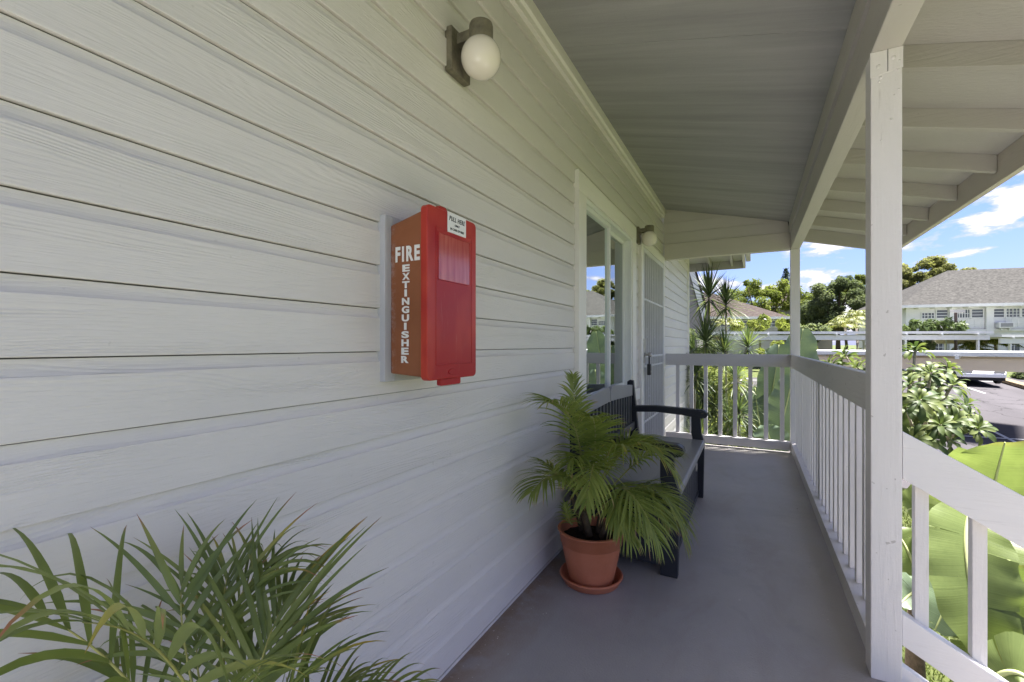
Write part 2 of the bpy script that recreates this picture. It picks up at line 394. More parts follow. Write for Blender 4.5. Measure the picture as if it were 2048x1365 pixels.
L(ntm, c, b.inputs['Base Color']); setp(b, .15, .5); b.inputs['Coat Weight'].default_value = .35; b.inputs['Coat Roughness'].default_value = .08; M['redwin'] = m

M['palm'] = leaf_mat('palm_leaflet', (.12, .165, .045), (.25, .30, .085), (.33, .15, .09), .88, .38, .30, yellow=(.38, .28, .03))
M['palm2'] = leaf_mat('potted_palm_leaflet', (.18, .24, .05), (.38, .43, .11), (.45, .26, .15), .93, .38, .42, yellow=(.42, .36, .08))
M['rachis'] = simple('palm_stalk', (.33, .32, .09), .45, .4, .25, 10)
M['banana'] = leaf_mat('banana_leaf', (.072, .112, .028), (.165, .205, .070), (.28, .17, .05), .985, .4, .42, vein=420)
M['banana_dull'] = leaf_mat('bird_of_paradise_leaf', (0.090, 0.130, 0.080), (0.150, 0.200, 0.124), None, 1, .38, .2, vein=380)
M['midrib'] = simple('leaf_midrib', (.40, .44, .20), .45, .4, .1, 6)
M['dead'] = simple('dry_leaf', (.24, .14, .06), .8, .2, .35, 8)
M['plum'] = leaf_mat('plumeria_leaf', (.042, .070, .022), (.115, .150, .048), None, 1, .5, .3, spec=.2, yellow=(.18, .20, .07))
M['drac'] = leaf_mat('dracaena_leaf', (.055, .095, .035), (.19, .23, .085), None, 1, .4, .25, yellow=(.18, .17, .04))
M['tree_green'] = leaf_mat('green_tree_leaf', (.085, .112, .026), (.21, .235, .055), None, 1, .8, .45, spec=.1)
M['tree_dark'] = leaf_mat('dark_tree_leaf', (.058, .080, .036), (.165, .19, .095), None, 1, .8, .42, spec=.1)
M['tree_lime'] = leaf_mat('lime_tree_leaf', (.11, .12, .04), (.25, .25, .11), None, 1, .8, .45, spec=.1)
M['palm_yellow'] = leaf_mat('yellow_palm_leaf', (.085, .105, .022), (.165, .175, .045), None, 1, .5, .35)
M['pine'] = leaf_mat('pine_needles', (.02, .045, .02), (.045, .075, .035), None, 1, .7, .1)
M['grass_blade'] = leaf_mat('grass_blades', (0.047, 0.070, 0.013), (0.103, 0.126, 0.028), None, 1, .6, .35)
M['flower'] = simple('white_petals', (.75, .72, .68), .5, .3)

# ------------------------------------------------------------------ ground
def sheet(name, xs, ys, dz, mat, kind='structure', clip=None):
    mb = MB(); vs = [(x, y, ground_z(x, y) + dz) for y in ys for x in xs]
    nx = len(xs)
    fs = [(j*nx+i, j*nx+i+1, (j+1)*nx+i+1, (j+1)*nx+i) for j in range(len(ys)-1) for i in range(nx-1)]
    mb.add(vs, fs); o = mb.build(name, mat); o['kind'] = kind; return o
def seq(a, b, n): return [a + (b - a) * i / n for i in range(n + 1)]
def strip_ground(name, s0, s1, l0, l1, dz, mat, kind='structure', ns=12, nl=8):
    """ground sheet laid in the slope's own axes: s = distance up the slope, l = across"""
    mb = MB(); vs = []
    for i in range(ns + 1):
        s = s0 + (s1 - s0) * i / ns
        for j in range(nl + 1):
            l = l0 + (l1 - l0) * j / nl
            x = CX - SN * s + CS * l; y = CS * s + SN * l
            vs.append((x, y, ground_z(x, y) + dz))
    fs = [(i*(nl+1)+j, i*(nl+1)+j+1, (i+1)*(nl+1)+j+1, (i+1)*(nl+1)+j) for i in range(ns) for j in range(nl)]
    o = mb.add(vs, fs).build(name, mat); o['kind'] = kind; return o
# lawn/terrain as one sheet with breaks exactly at the slope changes
mb = MB(); S = [-60, 0, 12, 28, 31, 60, 120, 300, 1500]; Lr = [-1500, -300, -60, -20, 0, 20, 60, 300, 1500]
vs_ = []
for s_ in S:
    for l_ in Lr:
        x = CX - SN * s_ + CS * l_; y = CS * s_ + SN * l_
        z = -1.9 if s_ <= 12 else (-.78 if s_ == 28 else -.45)
        vs_.append((x, y, z))
n_ = len(Lr)
mb.add(vs_, [(i*n_+j, i*n_+j+1, (i+1)*n_+j+1, (i+1)*n_+j) for i in range(len(S)-1) for j in range(n_-1)])
g = mb.build('ground', M['lawn']); g['kind'] = 'structure'
def lot_pt(s, l, dz=0.0):
    x = CX - SN * s + CS * l; y = CS * s + SN * l
    z = -1.9 if s < 12 else (-1.9 + .07 * (s - 12) if s < 28 else -.78 + .11 * (min(s, 31) - 28))
    return (x, y, z + dz)
def quad_strip(name, pts_a, pts_b, dz, mat, parent=None, thick=0):
    mb = MB(); n = len(pts_a)
    vs = [lot_pt(*p, dz) for p in pts_a] + [lot_pt(*p, dz) for p in pts_b]
    mb.add(vs, [(i, i+1, n+i+1, n+i) for i in range(n-1)])
    if thick:
        vs2 = [lot_pt(*p, dz + thick) for p in pts_a] + [lot_pt(*p, dz + thick) for p in pts_b]
        mb = MB(); mb.add(vs + vs2, [(i, i+1, n+i+1, n+i) for i in range(n-1)] + [(2*n+i, 2*n+i+1, 3*n+i+1, 3*n+i) for i in range(n-1)] +
            [(i, i+1, 2*n+i+1, 2*n+i) for i in range(n-1)] + [(n+i, n+i+1, 3*n+i+1, 3*n+i) for i in range(n-1)] + [(0, n, 3*n, 2*n), (n-1, 2*n-1, 4*n-1, 3*n-1)])
    return mb.build(name, mat, parent)
# photo pixel -> slope coordinates on the lot plane
def gp(u, v):
    b_ = (690 - v) / F; s = (1.2 + 1.9 + .84) / (.07 - b_)
    return (s, (u - 1024) / F * s)
near = [(10.6, -30), (10.6, 0), (9.6, 6), (9.0, 14), (8.0, 40)]
near = [(s, l) for s, l in near]
k0, k1 = gp(1970, 752), gp(2048, 774)
dirk = ((k1[0]-k0[0]), (k1[1]-k0[1]))
far_edge = [(27.6, -30), (27.6, 0), (27.6, 20), (27.5, k0[1] + .2), (k1[0], k1[1]), (k1[0] + dirk[0]*2, k1[1] + dirk[1]*2)]
mb = MB(); 
poly = [(12, -30), (12, 40)]
lot = MB()
A = [(10.6, -30), (10.6, 2), (9.8, 8), (9.2, 14), (9.2, 40)]
Bm = [(12, -30), (12, 2), (12, 8), (12, 14), (12, 40)]
Cc = [(27.6, -30), (27.6, 2), (27.6, 8), (27.6, 14), (27.6, 40)]
vsl = [lot_pt(*p, .02) for p in A + Bm + Cc]
lot.add(vsl, [(r_*5+i, r_*5+i+1, (r_+1)*5+i+1, (r_+1)*5+i) for r_ in range(2) for i in range(4)])
o = lot.build('parking_lot', M['asphalt']); o['kind'] = 'structure'
def line(p, q, w=.11):
    (s0, l0), (s1, l1) = p, q
    d = math.hypot(s1-s0, l1-l0); ns_, nl_ = -(l1-l0)/d*w/2, (s1-s0)/d*w/2
    n = 6; a = [(s0+(s1-s0)*i/n+ns_, l0+(l1-l0)*i/n+nl_) for i in range(n+1)]; b_ = [(s0+(s1-s0)*i/n-ns_, l0+(l1-l0)*i/n-nl_) for i in range(n+1)]
    o = quad_strip('parking_line', a, b_, .026, M['line_paint']); o['kind'] = 'structure'; return o
line(gp(1964, 853), gp(2130, 936)); line(gp(1880, 871), gp(2130, 886)); line(gp(1909, 768), gp(1970, 788))
line(gp(1890, 761.5), gp(2003, 765)); line(gp(1450, 760), gp(1530, 762)); line(gp(1460, 768), gp(1500, 757))
# planted bank and kerb at the top of the lot (runs nearer towards the right)
kd = math.hypot(*dirk); un = (dirk[0]/kd, dirk[1]/kd)
a_ = [(k0[0] - un[0]*2 + un[0]*i*2, k0[1] - un[1]*2 + un[1]*i*2) for i in range(9)]
b2 = [(s + .18, l + .07) for s, l in a_]
o = quad_strip('kerb', a_, b2, .02, M['kerb'], thick=.13); o['kind'] = 'structure'
c2 = [(s + 2.6, l + .9) for s, l in b2]
o = quad_strip('planted_bank', b2, c2, .06, M['mulch'], thick=.16); o['kind'] = 'structure'
a_ = [(27.6, -30 + i * 6) for i in range(8)]; o = quad_strip('kerb', a_, [(s + .18, l) for s, l in a_], .02, M['kerb'], thick=.13); o['kind'] = 'structure'
# grass blades on the piece of lawn seen between the balusters
nb = 60000
gx = rng.uniform(1.6, 7.0, nb); gy = rng.uniform(2.2, 12.5, nb)
ok = (-SN * (gx - CX) + CS * gy) < 10.4
gx, gy = gx[ok], gy[ok]; nb = len(gx); th = rng.uniform(0, 6.28, nb); hgt = rng.uniform(.03, .09, nb); w = rng.uniform(.004, .010, nb); lx = rng.normal(0, .03, nb); ly = rng.normal(0, .03, nb)
V = np.zeros((nb, 3, 3)); V[:, 0] = np.c_[gx - np.cos(th)*w, gy - np.sin(th)*w, np.full(nb, -1.9)]; V[:, 1] = np.c_[gx + np.cos(th)*w, gy + np.sin(th)*w, np.full(nb, -1.9)]; V[:, 2] = np.c_[gx + lx, gy + ly, -1.9 + hgt]
def np_mesh(name, V, k, mat, parent=None, t=None, r=None):
    """V: (n, k, 3) polygons of k corners"""
    n = V.shape[0]; me = bpy.data.meshes.new(name); me.vertices.add(n * k); me.vertices.foreach_set('co', V.reshape(-1).astype(np.float32))
    me.loops.add(n * k); me.loops.foreach_set('vertex_index', np.arange(n * k, dtype=np.int32))
    me.polygons.add(n); me.polygons.foreach_set('loop_start', np.arange(0, n * k, k, dtype=np.int32)); me.polygons.foreach_set('loop_total', np.full(n, k, dtype=np.int32))
    me.update(); me.validate()
    for nm, arr in (('t', t), ('r', r)):
        if arr is None: arr = np.zeros(n * k)
        if len(arr) == n: arr = np.repeat(arr, k)
        a = me.attributes.new(nm, 'FLOAT', 'POINT'); a.data.foreach_set('value', arr.astype(np.float32))
    me.materials.append(mat); o = bpy.data.objects.new(name, me); COL.objects.link(o)
    if parent is not None:
        o.parent = parent; w_ = wloc(parent); o.location = (-w_[0], -w_[1], -w_[2])
    return o
o = np_mesh('grass', V, 3, M['grass_blade'], r=rng.uniform(0, 1, nb))
tag(o, 'short green lawn grass below the porch, under the banana plants', 'grass', kind='stuff')

# ------------------------------------------------------------------ porch floor
M['added_bounce_path'] = simple('added_bounce_concrete', (.17, .155, .14), .8, .2, .12, 3, .002, 60)  # concrete strips added out of view to bounce sunlight up into the porch
o = box('added_bounce_path', (1.475, -9, -1.95), (2.25, 8.0, -1.87), M['added_bounce_path'], None, .005); o['kind'] = 'structure'
o = box('added_bounce_path', (2.26, -2, -1.95), (4.5, 1.5, -1.87), M['added_bounce_path'], None, .005); o['kind'] = 'structure'
o = box('porch_floor', (-.02, -1.1, -.16), (1.50, 5.96, 0), M['floor'], None, .004); o['kind'] = 'structure'

# ------------------------------------------------------------------ wall with siding, window and security door
WF = .018                     # board face
Z0, DZ = 0.0233, .12830
wall = thing('porch_wall', (0, 0, 0), 'long wall of pale grey horizontal siding beside the porch floor', 'wall')
WY0, WY1 = -2.6, 8.39
win = (2.69, 4.28, .70, 2.29); door = (4.49, 5.83, 0, 2.262)
nrow = int((3.0 - Z0) / DZ)
def siding_profile(z0, z1, full=True, face=WF):
    cv = .028
    p = [(face - .0128, z0 + .0028), (face - .001, z0 + .0028), (face, z0 + .0048), (face, z1 - cv)]
    for i in range(1, 7):
        q = i / 6
        p.append((face - .0100 * math.sin(q * math.pi / 2), z1 - cv + cv * q ** 1.5))
    return p + [(face - .0128, z1)]
def cuts(zc):
    segs = [(WY0, WY1)]
    def cut(segs, a, b):
        out = []
        for s0, s1 in segs:
            if b <= s0 or a >= s1: out.append((s0, s1)); continue
            if a > s0: out.append((s0, a))
            if b < s1: out.append((b, s1))
        return out
    if win[2] + .06 < zc < win[3] - .05: segs = cut(segs, win[0] + .03, win[1] - .03)
    if zc < door[3] - .02: segs = cut(segs, door[0] + .03, door[1] - .02)
    return segs
for k in range(-1, nrow + 1):
    z0 = max(Z0 + k * DZ, .012); z1 = Z0 + (k + 1) * DZ
    if z1 > 2.96: break
    if z1 - z0 < .04: continue
    for (s0, s1) in cuts((z0 + z1) / 2):
        js = []
        if z0 > 2.28: js = [1.762]
        elif z0 > .6 and k % 4 == 1 and s0 < 0: js = [-.9]
        ps = [s0] + [j for j in js if s0 < j < s1] + [s1]
        for i in range(len(ps) - 1):
            MB().prism(siding_profile(z0, z1), 'y', ps[i] + (.0012 if i else 0), ps[i+1]).build('siding_board', M['siding'], wall)
# wall core (sheathing) with openings
core = MB()
for a, b_ in (((-.12, WY0, -.3), (.003, win[0] + .12, 3.0)), ((-.12, win[0] + .12, -.3), (.003, win[1] - .12, .80)), ((-.12, win[0] + .12, 2.19), (.003, win[1] - .12, 3.0)),
              ((-.12, win[1] - .12, -.3), (.003, door[0] + .08, 3.0)), ((-.12, door[0] + .08, 2.18), (.003, door[1] - .08, 3.0)), ((-.12, door[1] - .08, -.3), (.003, WY1, 3.0))):
    core.box(a, b_)
core.build('wall_core', simple('painted_gap_shadow_dirt', (.17, .16, .15), .9, .1), wall)  # dark colour paints in the shadow and dirt of the gaps between boards
box('skirting', (-.004, -2.6, -.03), (.010, 8.39, .013), M['siding'], wall, 0)
box('corner_trim', (-.002, WY1 - .02, -.3), (.034, WY1 + .07, 2.9), M['trim_z'], wall)
# crown trim under the ceiling
MB().prism([(WF - .01, 2.765), (.040, 2.765), (.040, 2.80), (.052, 2.81), (.052, 2.90), (WF - .01, 2.90)], 'y', -2.6, 5.86).build('crown_trim', M['trim_y'], wall, .001)
# window
WX = .046
W = MB().box((WF - .02, win[0], win[3] - .125), (WX, win[1], win[3])).build('window', M['trim_y'], wall, .002)      # head casing
box('casing', (WF - .02, win[0], win[2]), (WX, win[0] + .145, win[3] - .1265), M['trim_z'], W)
box('casing', (WF - .02, win[1] - .135, win[2]), (WX, win[1], win[3] - .1265), M['trim_z'], W)
box('sill', (WF - .02, win[0] - .02, win[2] + .0), (.075, win[1] + .02, win[2] + .10), M['trim_y'], W)
gy0, gy1, gz0, gz1 = win[0] + .146, win[1] - .136, win[2] + .10, win[3] - .127
ym = 3.47
def rect_frame(y0, y1, z0, z1, x0, x1, w, name, mat, par):
    mb = MB(); mb.box((x0, y0, z0), (x1, y0 + w, z1)); mb.box((x0, y1 - w, z0), (x1, y1, z1)); mb.box((x0, y0 + w, z1 - w), (x1, y1 - w, z1)); mb.box((x0, y0 + w, z0), (x1, y1 - w, z0 + w))
    return mb.build(name, mat, par, .0015)
rect_frame(gy0, gy1, gz0, gz1, -.06, .034, .028, 'frame', M['vinyl'], W)
rect_frame(gy0 + .030, ym + .028, gz0 + .030, gz1 - .030, -.020, .020, .030, 'sash', M['vinyl'], W)
rect_frame(ym - .020, gy1 - .030, gz0 + .030, gz1 - .030, -.055, -.024, .034, 'sash', M['vinyl'], W)
box('pane', (-.003, gy0 + .05, gz0 + .05), (.001, ym + .01, gz1 - .05), M['glass'], W, 0)
box('pane', (-.042, ym, gz0 + .05), (-.038, gy1 - .05, gz1 - .05), M['screen_glass'], W, 0)
M['screen'] = simple('insect_screen', (.10, .10, .10), .8, .2)
box('curtain', (-.34, ym + .28, gz0 - .1), (-.30, gy1 + .1, gz1 + .1), simple('grey_curtain', (.22, .21, .20), .9, .1), W)
# room behind
room = MB(); room.box((-2.6, 2.3, -.2), (-2.5, 4.4, 2.9)); room.box((-2.5, 2.2, -.2), (-.13, 2.3, 2.9)); room.box((-2.5, 4.3, -.2), (-.13, 4.4, 2.9)); room.box((-2.6, 2.2, -.3), (-.13, 4.4, -.2)); room.box((-2.6, 2.2, 2.9), (-.13, 4.4, 3.0))
room.build('room_interior', simple('room_paint', (.16, .17, .15), .9, .1), wall)
# front door + security gate
D = MB().box((WF - .02, door[0], door[3] - .085), (.050, door[1], door[3])).build('security_door', M['trim_y'], wall, .002)
box('door_casing', (WF - .02, door[0], 0), (.050, door[0] + .085, door[3] - .0865), M['trim_z'], D)
box('door_casing', (WF - .02, door[1] - .06, 0), (.050, door[1], door[3] - .0865), M['trim_z'], D)
box('door_panel', (-.09, door[0] + .08, .02), (-.045, door[1] - .05, door[3] - .08), simple('door_paint', (.30, .28, .25), .5, .3), D)
box('threshold', (-.08, door[0] + .07, .0), (.07, door[1] - .07, .03), M['steel'], D)
dy0, dy1, dz0, dz1 = door[0] + .088, door[1] - .063, .035, door[3] - .09
rect_frame(dy0, dy1, dz0, dz1, .018, .046, .045, 'gate_frame', M['white_metal'], D)
nbar = 11
for i in range(nbar):
    y = dy0 + .045 + (dy1 - dy0 - .09) * (i + .5) / nbar
    box('bar', (.026, y - .009, dz0 + .045), (.042, y + .009, dz1 - .045), M['white_metal'], D, .001)
for z in (.42, .98, 1.08, 1.66):
    box('cross_bar', (.023, dy0 + .045, z - .010), (.040, dy1 - .045, z + .010), M['white_metal'], D, .001)
# little scroll ornaments between the bars
for zc, yo in ((1.32, 2), (1.32, 6), (.7, 3), (.7, 8), (1.9, 5)):
    y = dy0 + .045 + (dy1 - dy0 - .09) * yo / nbar
    pts = [(.034, y + .028 * math.sin(q * .55) * (1 - q / 16), zc + .10 * (q / 12 - .5)) for q in range(13)]
    MB().tube(pts, .004, 6).build('scroll', M['white_metal'], D)
box('lock_plate', (.044, dy0 + .008, 1.02), (.052, dy0 + .085, 1.26), M['steel'], D, .002)
MB().lathe([(0, .0), (.022, 0), (.024, .006), (.016, .02), (0, .022)], (0, 0, 0), 20).build('deadbolt', M['steel'], D)
dbt = bpy.data.objects[-1] if False else D.children[-1]
dbt.rotation_euler = (0, R(90), 0); dbt.location = (.052, dy0 + .045, 1.215)
kn = MB().lathe([(0, 0), (.020, 0), (.020, .004), (.010, .01), (.010, .03), (.024, .04), (.026, .055), (.018, .066), (0, .068)], (0, 0, 0), 20).build('door_knob', M['steel'], D, smooth=True)
kn.rotation_euler = (0, R(90), 0); kn.location = (.052, dy0 + .045, 1.10)
lb = thing('lock_box', (.10, dy0 + .045, .90), 'small black key lock box hanging on the security door knob', 'lock box')
MB().box((.078, dy0 + .018, .90), (.112, dy0 + .074, 1.01)).build('case', M['black_metal'], lb, .008, bseg=3)
MB().tube([(.095, dy0 + .03, 1.0), (.095, dy0 + .03, 1.09), (.095, dy0 + .045, 1.115), (.095, dy0 + .06, 1.09), (.095, dy0 + .06, 1.0)], .005, 8).build('shackle', M['black_metal'], lb)
box('dial', (.112, dy0 + .030, .925), (.1145, dy0 + .062, .945), M['steel'], lb, .001)

# ------------------------------------------------------------------ porch roof: ceiling panels, beams, rafters, fascia
def zc(x): return 2.885 - .242 * x            # ceiling underside
def zr(x): return 2.257 + .25 * (2.322 - x)   # rafter underside outside the beam
roof = thing('porch_roof', (.7, 2, 2.3), 'sloping porch roof with grey board ceiling, beam and exposed rafters', 'roof')
BX0, BX1, BZ0 = 1.372, 1.461, 2.25
yy = 2.40 - 1.22 * 3
while yy < 5.86:
    y0, y1 = max(yy + .002, RE), min(yy + 1.22 - .002, 5.86)
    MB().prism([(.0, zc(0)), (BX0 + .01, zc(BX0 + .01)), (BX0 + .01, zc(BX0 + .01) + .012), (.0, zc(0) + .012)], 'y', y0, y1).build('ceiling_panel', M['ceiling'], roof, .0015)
    yy += 1.22
MB().prism([(-.3, zc(-.3) + .016), (BX1, zc(BX1) + .016), (BX1, zc(BX1) + .03), (-.3, zc(-.3) + .03)], 'y', RE, 5.9).build('roof_deck', M['dark'], roof)
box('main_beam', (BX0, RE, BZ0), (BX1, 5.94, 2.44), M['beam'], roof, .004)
MB().prism([(BX0 - .016, 2.425), (BX1 - .02, 2.425), (BX1 - .02, 2.64), (BX0 - .016, 2.64)], 'y', RE, 5.85).build('beam_trim', M['beam'], roof, .002)
box('end_beam', (.036, 5.855, BZ0), (BX0 - .001, 5.94, 2.44), paint_wood('end_beam_paint', (.60, .56, .51), 'x', .5, 1.0, .06), roof, .004)
# gable boards above the end beam
z = 2.442; k = 0
while z < 2.9:
    z1 = z + .128
    xa = min(BX0 - .001, (2.895 - z) / .242 ); xb = max(.03, min(BX0 - .001, (2.895 - z1) / .242))
    if xa > .06:
        fz = 5.862
        MB().prism([(.03, z), (xa, z), (xb, z1 - .001), (.03, z1 - .001)], 'y', fz, fz + .03).build('gable_board', M['siding_x'], roof, .002)
        MB().prism([(.03, z), (xa - .002, z), (xa - .002, z + .010), (.03, z + .010)], 'y', fz - .006, fz - .001).build('gable_lip', M['siding_x'], roof)
    z = z1
y = 5.69 - .61 * 9
while y < 5.8:
    x0, x1 = BX1 - .005, 2.320
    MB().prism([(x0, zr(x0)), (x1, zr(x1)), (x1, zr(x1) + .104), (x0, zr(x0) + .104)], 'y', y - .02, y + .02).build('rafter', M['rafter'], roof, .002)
    y += .61
x0, x1 = BX0, 2.320
MB().prism([(x0, zr(x0) - .045), (x1, zr(x1) - .045), (x1, zr(x1) + .104), (x0, zr(x0) + .104)], 'y', 6.28, 6.32).build('rake_board', M['rafter'], roof, .002)
# eave boards above the rafters
y = 6.34 - .61 * 11.4; y = RE
while y < 6.3:
    xa, xb = BX1 - .03, 2.36
    MB().prism([(xa, zr(xa) + .1045), (xb, zr(xb) + .1045), (xb, zr(xb) + .119), (xa, zr(xa) + .119)], 'y', y + .0015, min(y + 1.2185, 6.34)).build('eave_panel', M['sheath'], roof, .001)
    y += 1.22
MB().prism([(2.322, 2.191), (2.360, 2.191), (2.360, 2.36), (2.322, 2.36)], 'y', RE, 6.34).build('fascia_board', paint_wood('fascia_paint', (.58, .53, .46), 'y', .55, 1.2, .06), roof, .003)
MB().prism([(-3.2, 3.76), (2.40, zr(2.40) + .121), (2.40, zr(2.40) + .145), (-3.2, 3.79)], 'y', RE - .05, 6.36).build('roof_covering', M['shingle'], roof)
box('beam_blocking', (BX1 - .012, RE, 2.442), (BX1 + .006, 6.28, 2.58), M['beam'], roof, .002)
# rest of the house behind the siding
hs = thing('house_side', (-2, 2, 0), 'grey end wall of the house past the front door', 'wall')
MB().box((-5.5, WY1 + .0, -1.9), (-.005, WY1 + .06, 3.0)).build('end_wall', M['white'], hs)
MB().box((-.06, -2.6, -1.9), (1.46, 5.9, -.17)).build('foundation', M['white'], hs)
MB().box((-.1, 5.9, -1.9), (.012, WY1, -.03)).build('foundation', M['white'], hs)

# posts
def post(loc, z0, z1, label, w=.089, name='porch_post', group='square wooden porch posts'):
    t = thing(name, (loc[0], loc[1], z0), label, 'post', group)
    MB().box((loc[0], loc[1], z0), (loc[0] + w, loc[1] + w, z1)).build('shaft', M['post'], t, .004)
    return t
PX = 1.372
p1 = post((PX, 2.052), .0, BZ0 - .001, 'large near white porch post with bolted top by the stair rail')
for (dx, dz, rr) in ((.022, 2.195, .008), (.064, 2.215, .008), (.028, 2.155, .004), (.024, 2.14, .004), (.080, 2.20, .004), (.079, 2.10, .0035), (.078, 2.17, .0035), (.058, 2.0, .004), (.030, 1.93, .003)):
    o = MB().lathe([(rr, 0), (rr, .002), (rr * .6, .0035), (0, .004)], (0, 0, 0), 12).build('bolt', M['post'], p1, smooth=True)
    o.rotation_euler = (R(90), 0, 0); o.location = Vector((PX + dx, 2.0522, dz)) - wloc(p1)
MB().prism([(PX - .002, 2.158), (PX + .091, 2.176), (PX + .091, 2.249), (PX - .002, 2.249)], 'y', 2.0500, 2.054).build('cap_plate', M['post'], p1, .001)
MB().prism([(PX + .047, 2.170), (PX + .0485, 2.170), (PX + .0485, 2.249), (PX + .047, 2.249)], 'y', 2.048, 2.0492).build('split', M['black_metal'], p1)
p2 = post((PX, 5.852), .0, BZ0 - .001, 'far porch post at the corner where both railings meet')

# railings
RZ0, RZ1 = .952, 1.092
def baluster_mesh(h, w=.038):
    return MB().box((-w/2, -w/2, 0), (w/2, w/2, h))
def railing_y(name, ya, yb, label, posts=()):
    t = thing(name, (PX, ya, 0), label, 'railing')
    box('top_rail', (PX + .001, ya, RZ0), (PX + .037, yb, RZ1), M['rail_y'], t, .004)
    box('bottom_rail', (PX + .003, ya, .040), (PX + .082, yb, .125), M['rail_y'], t, .004)
    for (py, lab) in posts:
        o = box('rail_post', (PX + .0375, py, -.10), (PX + .1265, py + .089, RZ1 - .03), M['post'], t, .004)
    src = None; n = 0
    gaps = []
    y = ya + .10
    while y < yb - .03:
        if all(not (py - .03 < y < py + .12) for py, _ in posts):
            if src is None:
                src = baluster_mesh(RZ1 - .02 - .126).build('baluster', M['post'], t, .002); src.location = Vector((PX + .0575, y, .126)) - wloc(t)
            else:
                o = bpy.data.objects.new('baluster', src.data); COL.objects.link(o); o.parent = t; o.location = Vector((PX + .0575, y, .126)) - wloc(t)
        y += .158
    return t
railing_y('porch_railing', 2.143, 5.850, 'long side railing of slim white balusters running from near post to corner', ((3.79, ''),))
# end railing
t = thing('porch_railing', (.7, 5.87, 0), 'short end railing across the porch end between wall and corner post', 'railing')
box('top_rail', (.050, 5.858, RZ0), (PX - .001, 5.895, RZ1), M['rail_x'], t, .004)
box('bottom_rail', (.050, 5.858, .032), (PX - .001, 5.935, .125), M['rail_x'], t, .004)
src = None
for i in range(8):
    x = .19 + i * .158
    if src is None: src = baluster_mesh(RZ1 - .03 - .126, .042).build('baluster', M['post'], t, .002); o = src
    else: o = bpy.data.objects.new('baluster', src.data); COL.objects.link(o); o.parent = t
    o.location = Vector((x, 5.9165, .126)) - wloc(t)
# stair rail, going down to the right
t = thing('stair_railing', (PX + .09, 2.06, 0), 'white stair railing sloping down to the right from near post', 'railing')
sl = math.tan(R(31.0)); XS = PX + .0905
XE = XS + 3.3
def slope_board(name, z_top, h, y0, y1, mat):
    return MB().prism([(XS, z_top), (XE, z_top - sl * (XE - XS)), (XE, z_top - h - sl * (XE - XS)), (XS, z_top - h)], 'y', y0, y1).build(name, mat, t, .003)
slope_board('top_rail', .895, .168, 2.056, 2.094, M['stair_rail'])
slope_board('bottom_rail', .252, .112, 2.060, 2.110, M['stair_rail'])
src = None
for i in range(20):
    x = XS + .062 + i * .150
    zb = .253 - sl * (x + .019 - XS); zt = .895 - .05 - sl * (x - XS)
    hgt = zt - zb
    if src is None:
        src = MB().prism([(-.019, sl * .019 * 2 - .002), (.019, -.002), (.019, hgt - .02), (-.019, hgt)], 'y', -.019, .019).build('baluster', M['post'], t, .002); o = src
    else: o = bpy.data.objects.new('baluster', src.data); COL.objects.link(o); o.parent = t
    o.location = Vector((x, 2.114, zb)) - wloc(t)
o = MB().box((XE, 2.05, -1.9), (XE + .09, 2.139, -.95)).build('newel_post', M['post'], t, .004)
stp = thing('staircase', (1.5, 1.5, 0), 'white wooden steps going down to the lawn beside the near post', 'stairs')
MB().prism([(XS, .06), (XE, .06 - sl * (XE - XS)), (XE, -.24 - sl * (XE - XS)), (XS, -.24)], 'y', 2.075, 2.115).build('stringer', M['stair_rail'], stp, .003)
MB().prism([(XS + .04, .0), (XE, .0 - sl * (XE - XS)), (XE, -.30 - sl * (XE - XS)), (XS + .04, -.30)], 'y', .90, .94).build('stringer', M['stair_rail'], stp, .003)
for i in range(10):
    z = -.175 * (i + 1); x = 1.51 + i * .29
    box('tread', (x, .945, z - .04), (x + .30, 2.07, z), M['floor'], stp, .003)

# ------------------------------------------------------------------ wall lights
def wall_light(y, zt, label):
    t = thing('wall_light', (0, y, zt - .15), label, 'wall light', 'globe wall lights on the siding')
    MB().box((WF - .008, y - .062, zt - .158), (WF + .022, y + .062, zt)).build('mounting_plate', M['bronze'], t, .004)
    MB().prism([(y - .028, zt - .05), (y + .028, zt - .05), (y + .028, zt - .012), (y - .028, zt - .012)], 'x', WF + .02, .13).build('arm', M['bronze'], t, .004)
    MB().lathe([(0, zt + .012), (.030, zt + .012), (.041, zt + .008), (.0435, zt - .002), (.0435, zt - .052), (.038, zt - .056), (0, zt - .056)], (.126, y, 0), 36).build('socket_cap', M['bronze'], t, smooth=False)
    rr = .0725; cz = zt - .112
    prof = [(max(.0001, rr * math.sin(math.pi * i / 24)), cz - rr * math.cos(math.pi * i / 24)) for i in range(25)]
    MB().lathe(prof, (.126, y, 0), 48).build('globe', M['globe'], t, smooth=True)
    return t
wall_light(1.405, 2.350, 'nearest globe wall light, high above the red extinguisher cabinet')
wall_light(4.47, 2.330, 'smaller looking globe wall light above the security door')

